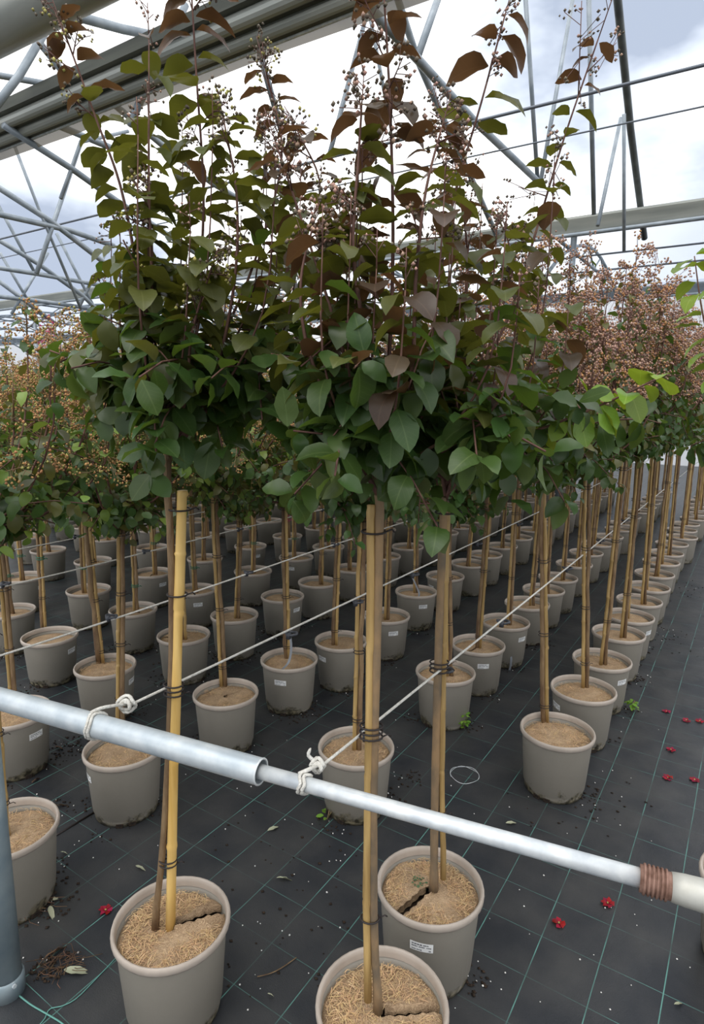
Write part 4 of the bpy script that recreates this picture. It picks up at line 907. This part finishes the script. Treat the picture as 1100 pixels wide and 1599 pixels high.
# crumbs: soil and perlite
rng = random.Random(4); sb, pb_, tw = B(), B(), B()
def crumbs(c, n, spread):
    for _ in range(n):
        a = rng.uniform(0, 6.28); r = spread*rng.random()**.6; q = Vector((c[0]+r*math.cos(a), c[1]+r*math.sin(a), .002)); s_ = rng.uniform(.002, .007)
        sb.blob(q, s_, rng, sq=(1.3, 1, .6))
        if rng.random() < .12: pb_.blob(q+Vector((rng.uniform(-.05, .05), rng.uniform(-.05, .05), .001)), rng.uniform(.0018, .004), rng)
for (ri, si), t in TREES.items():
    if t.location.length < 4.5:
        for _ in range(4):
            a = rng.uniform(0, 6.28); crumbs((t.location.x+.13*math.cos(a), t.location.y+.13*math.sin(a)), 22, .08)
for px, py, n, s_ in [(60, 1185, 60, .14), (110, 1165, 50, .1), (85, 1262, 40, .06), (60, 1350, 40, .06), (225, 1250, 50, .08), (80, 1510, 60, .06), (640, 1215, 30, .07), (735, 1530, 30, .05), (300, 1040, 60, .25), (1040, 1000, 60, .3), (1060, 920, 80, .5), (430, 1330, 30, .3), (900, 1250, 30, .3), (470, 1440, 30, .3)]:
    q = ground(px, py); crumbs((q.x, q.y), n, s_)
for _ in range(110):
    q = ground(rng.uniform(20, 1090), rng.uniform(1130, 1590)); pb_.blob((q.x, q.y, .002), rng.uniform(.0015, .0035), rng)
o = sb.obj('soil_crumbs', MT['soil']); tag(o, 'dark soil crumbs scattered round the pots', 'soil', kind='stuff')
o = pb_.obj('perlite_bits', MT['perlite']); tag(o, 'white perlite grains scattered on the black mat', 'perlite', kind='stuff')
# straw tangles by the post
for q_, (px, py, lab) in enumerate([(95, 1510, 'tangle of dry straw at the foot of the grey post'), (45, 1420, 'tangle of dry stems beside the left pot')]):
    c = ground(px, py); bb = B()
    for _ in range(60):
        a = rng.uniform(0, 6.28); p = c+Vector((rng.uniform(-.05, .05), rng.uniform(-.05, .05), rng.uniform(.002, .015))); l = rng.uniform(.02, .06); bb.tube([p, p+Vector((math.cos(a)*l*.5, math.sin(a)*l*.5, rng.uniform(.0, .012))), p+Vector((math.cos(a)*l, math.sin(a+.4)*l, .002))], .0009, 3)
    o = bb.obj('straw_tangle', MT['dry_brown']); tag(o, lab, 'straw', kind='stuff')
# ring of thin wire
c = ground(726, 1211); b = B(); b.tube([c+Vector((.062*math.cos(.2*k)*(1+.02*(k > 31)), .062*math.sin(.2*k), .003+.003*math.sin(k*.7)+.002*(k > 31))) for k in range(52)], .0012, 5); o = b.obj('wire_ring', MT['galv_bright']); tag(o, 'loop of thin pale wire lying on the black mat', 'wire')
# dark slit in the ground cover, drawn as a black tube, and the twig
a_, c_ = ground(60, 1322), ground(146, 1270); b = B(); b.tube([a_+UP*.002, c_+UP*.002], .004, 6); o = b.obj('mat_slit', MT['tie']); tag(o, 'short dark slit in the ground cover left of the pot', 'tube')
pts = [ground(*q)+UP*.004 for q in ((402, 1527), (425, 1521), (445, 1510), (463, 1497))]; b = B(); b.tube(smoothline(pts, 8), .0016, 5); o = b.obj('twig', MT['bark']); tag(o, 'thin brown twig on the mat left of bottom centre pot', 'twig')
# weeds
def weed(px, py, lab, h_, n, seed, mat='weed', z=0, L=.028):
    rng = random.Random(seed); p = ground(px, py, z); p.z = z; w = empty('weed', p, 0, lab, 'weed')
    for k in range(n):
        a = rng.uniform(0, 6.28); o_ = Vector((math.cos(a), math.sin(a), 0)); q = o_*rng.uniform(.002, .02)+UP*rng.uniform(.2, 1)*h_
        link('leaf', leaf_mesh(rng.choice((0, 1, 4)), mat), w, orient(q, o_+UP*rng.uniform(-.2, .6), UP, L*rng.uniform(.6, 1.1)))
    bb = B()
    for k in range(3): bb.tube([Vector((rng.uniform(-.01, .01), rng.uniform(-.01, .01), 0)), Vector((rng.uniform(-.015, .015), rng.uniform(-.015, .015), h_))], .0014, 4)
    bb.obj('stem', MT['twig_green'], w)
weed(724, 1138, 'small green weed at the foot of a second-row pot', .08, 26, 1); weed(988, 1108, 'bright green weed beside the aisle pots', .05, 22, 2); weed(513, 1279, 'two-leaved green seedling at the foot of the centre pot', .03, 7, 3)
weed(655, 1382, 'grey-green moss tuft growing in the split mulch', .015, 40, 4, 'moss', .235, .012)
# pink flower sprays hanging from crowns further back
for k, (px, py, fw, lab) in enumerate([(452, 800, 3.6, 'pink flower spray hanging beside a trunk left of centre'), (412, 772, 5.2, 'smaller pink flower spray farther back left of centre'), (76, 515, 3.3, 'pink flower spray topping the left trees'), (70, 545, 3.4, 'second pink flower spray just below the topmost left one'), (100, 560, 3.2, 'pale pink flower spray among the left seed heads')]):
    p = at(px, py, fw); rng = random.Random(300+k); sp_ = empty('flower_spray', p, 0, lab, 'flower', 'pink flower sprays')
    bb = B()
    for _ in range(60):
        q = rv(rng)*rng.random()**.5; q = Vector((q.x*.045, q.y*.045, q.z*.07)); v1, v2 = rv(rng)*.011, rv(rng)*.011; bb.add([q, q+v1, q+v1+v2, q+v2], [(0, 1, 2, 3)])
    bb.obj('petals', MT['petal_pink'], sp_)['kind'] = 'stuff'
    bb = B(); bb.tube([(0, 0, .05), (.01, .01, .15)] if k < 2 else [(0, 0, -.15), (0, 0, 0)], .002, 5); bb.obj('stem', MT['twig_green'], sp_)

# loose teal threads of the ground cover at the bottom left corner
for pts, rad, lab in (([(30, 1556), (48, 1570), (70, 1583), (95, 1598), (110, 1612)], .0022, 'thick loose teal thread beside the grey post'), ([(182, 1496), (150, 1530), (120, 1560), (98, 1572), (78, 1577), (70, 1592), (58, 1606)], .0014, 'thin frayed teal thread curling near the bottom left corner')):
    b = B(); b.tube(smoothline([ground(*q)+UP*.003 for q in pts], 18), rad, 5); o = b.obj('loose_thread', MT['thread']); tag(o, lab, 'thread')
# grey plastic ribbons hanging from the canes
for key, pts in (((2, 3), [(453, 990), (455, 1012), (451, 1034), (440, 1046)]), ((1, 3), [(787, 976), (793, 1000), (799, 1030), (794, 1054)]), ((2, 6), [(645, 903), (651, 916), (655, 928), (651, 940)])):
    t = TREES.get(key)
    if t is None: continue
    fw = t.location.dot(HF)-.135; P = smoothline([at(px, py, fw if k > 1 else fw+.13*(1-k*.5))-t.location for k, (px, py) in enumerate(pts)], 10); V = []; F = []
    for k, p in enumerate(P): V += [p-HR*.006+HF*.001, p+HR*.006-HF*.001]
    for k in range(9): F.append((2*k, 2*k+1, 2*k+3, 2*k+2))
    link('tag_ribbon', mesh('tag_ribbon', V, F, MT['ribbon']), t)['label'] = 'grey plastic tag ribbon'
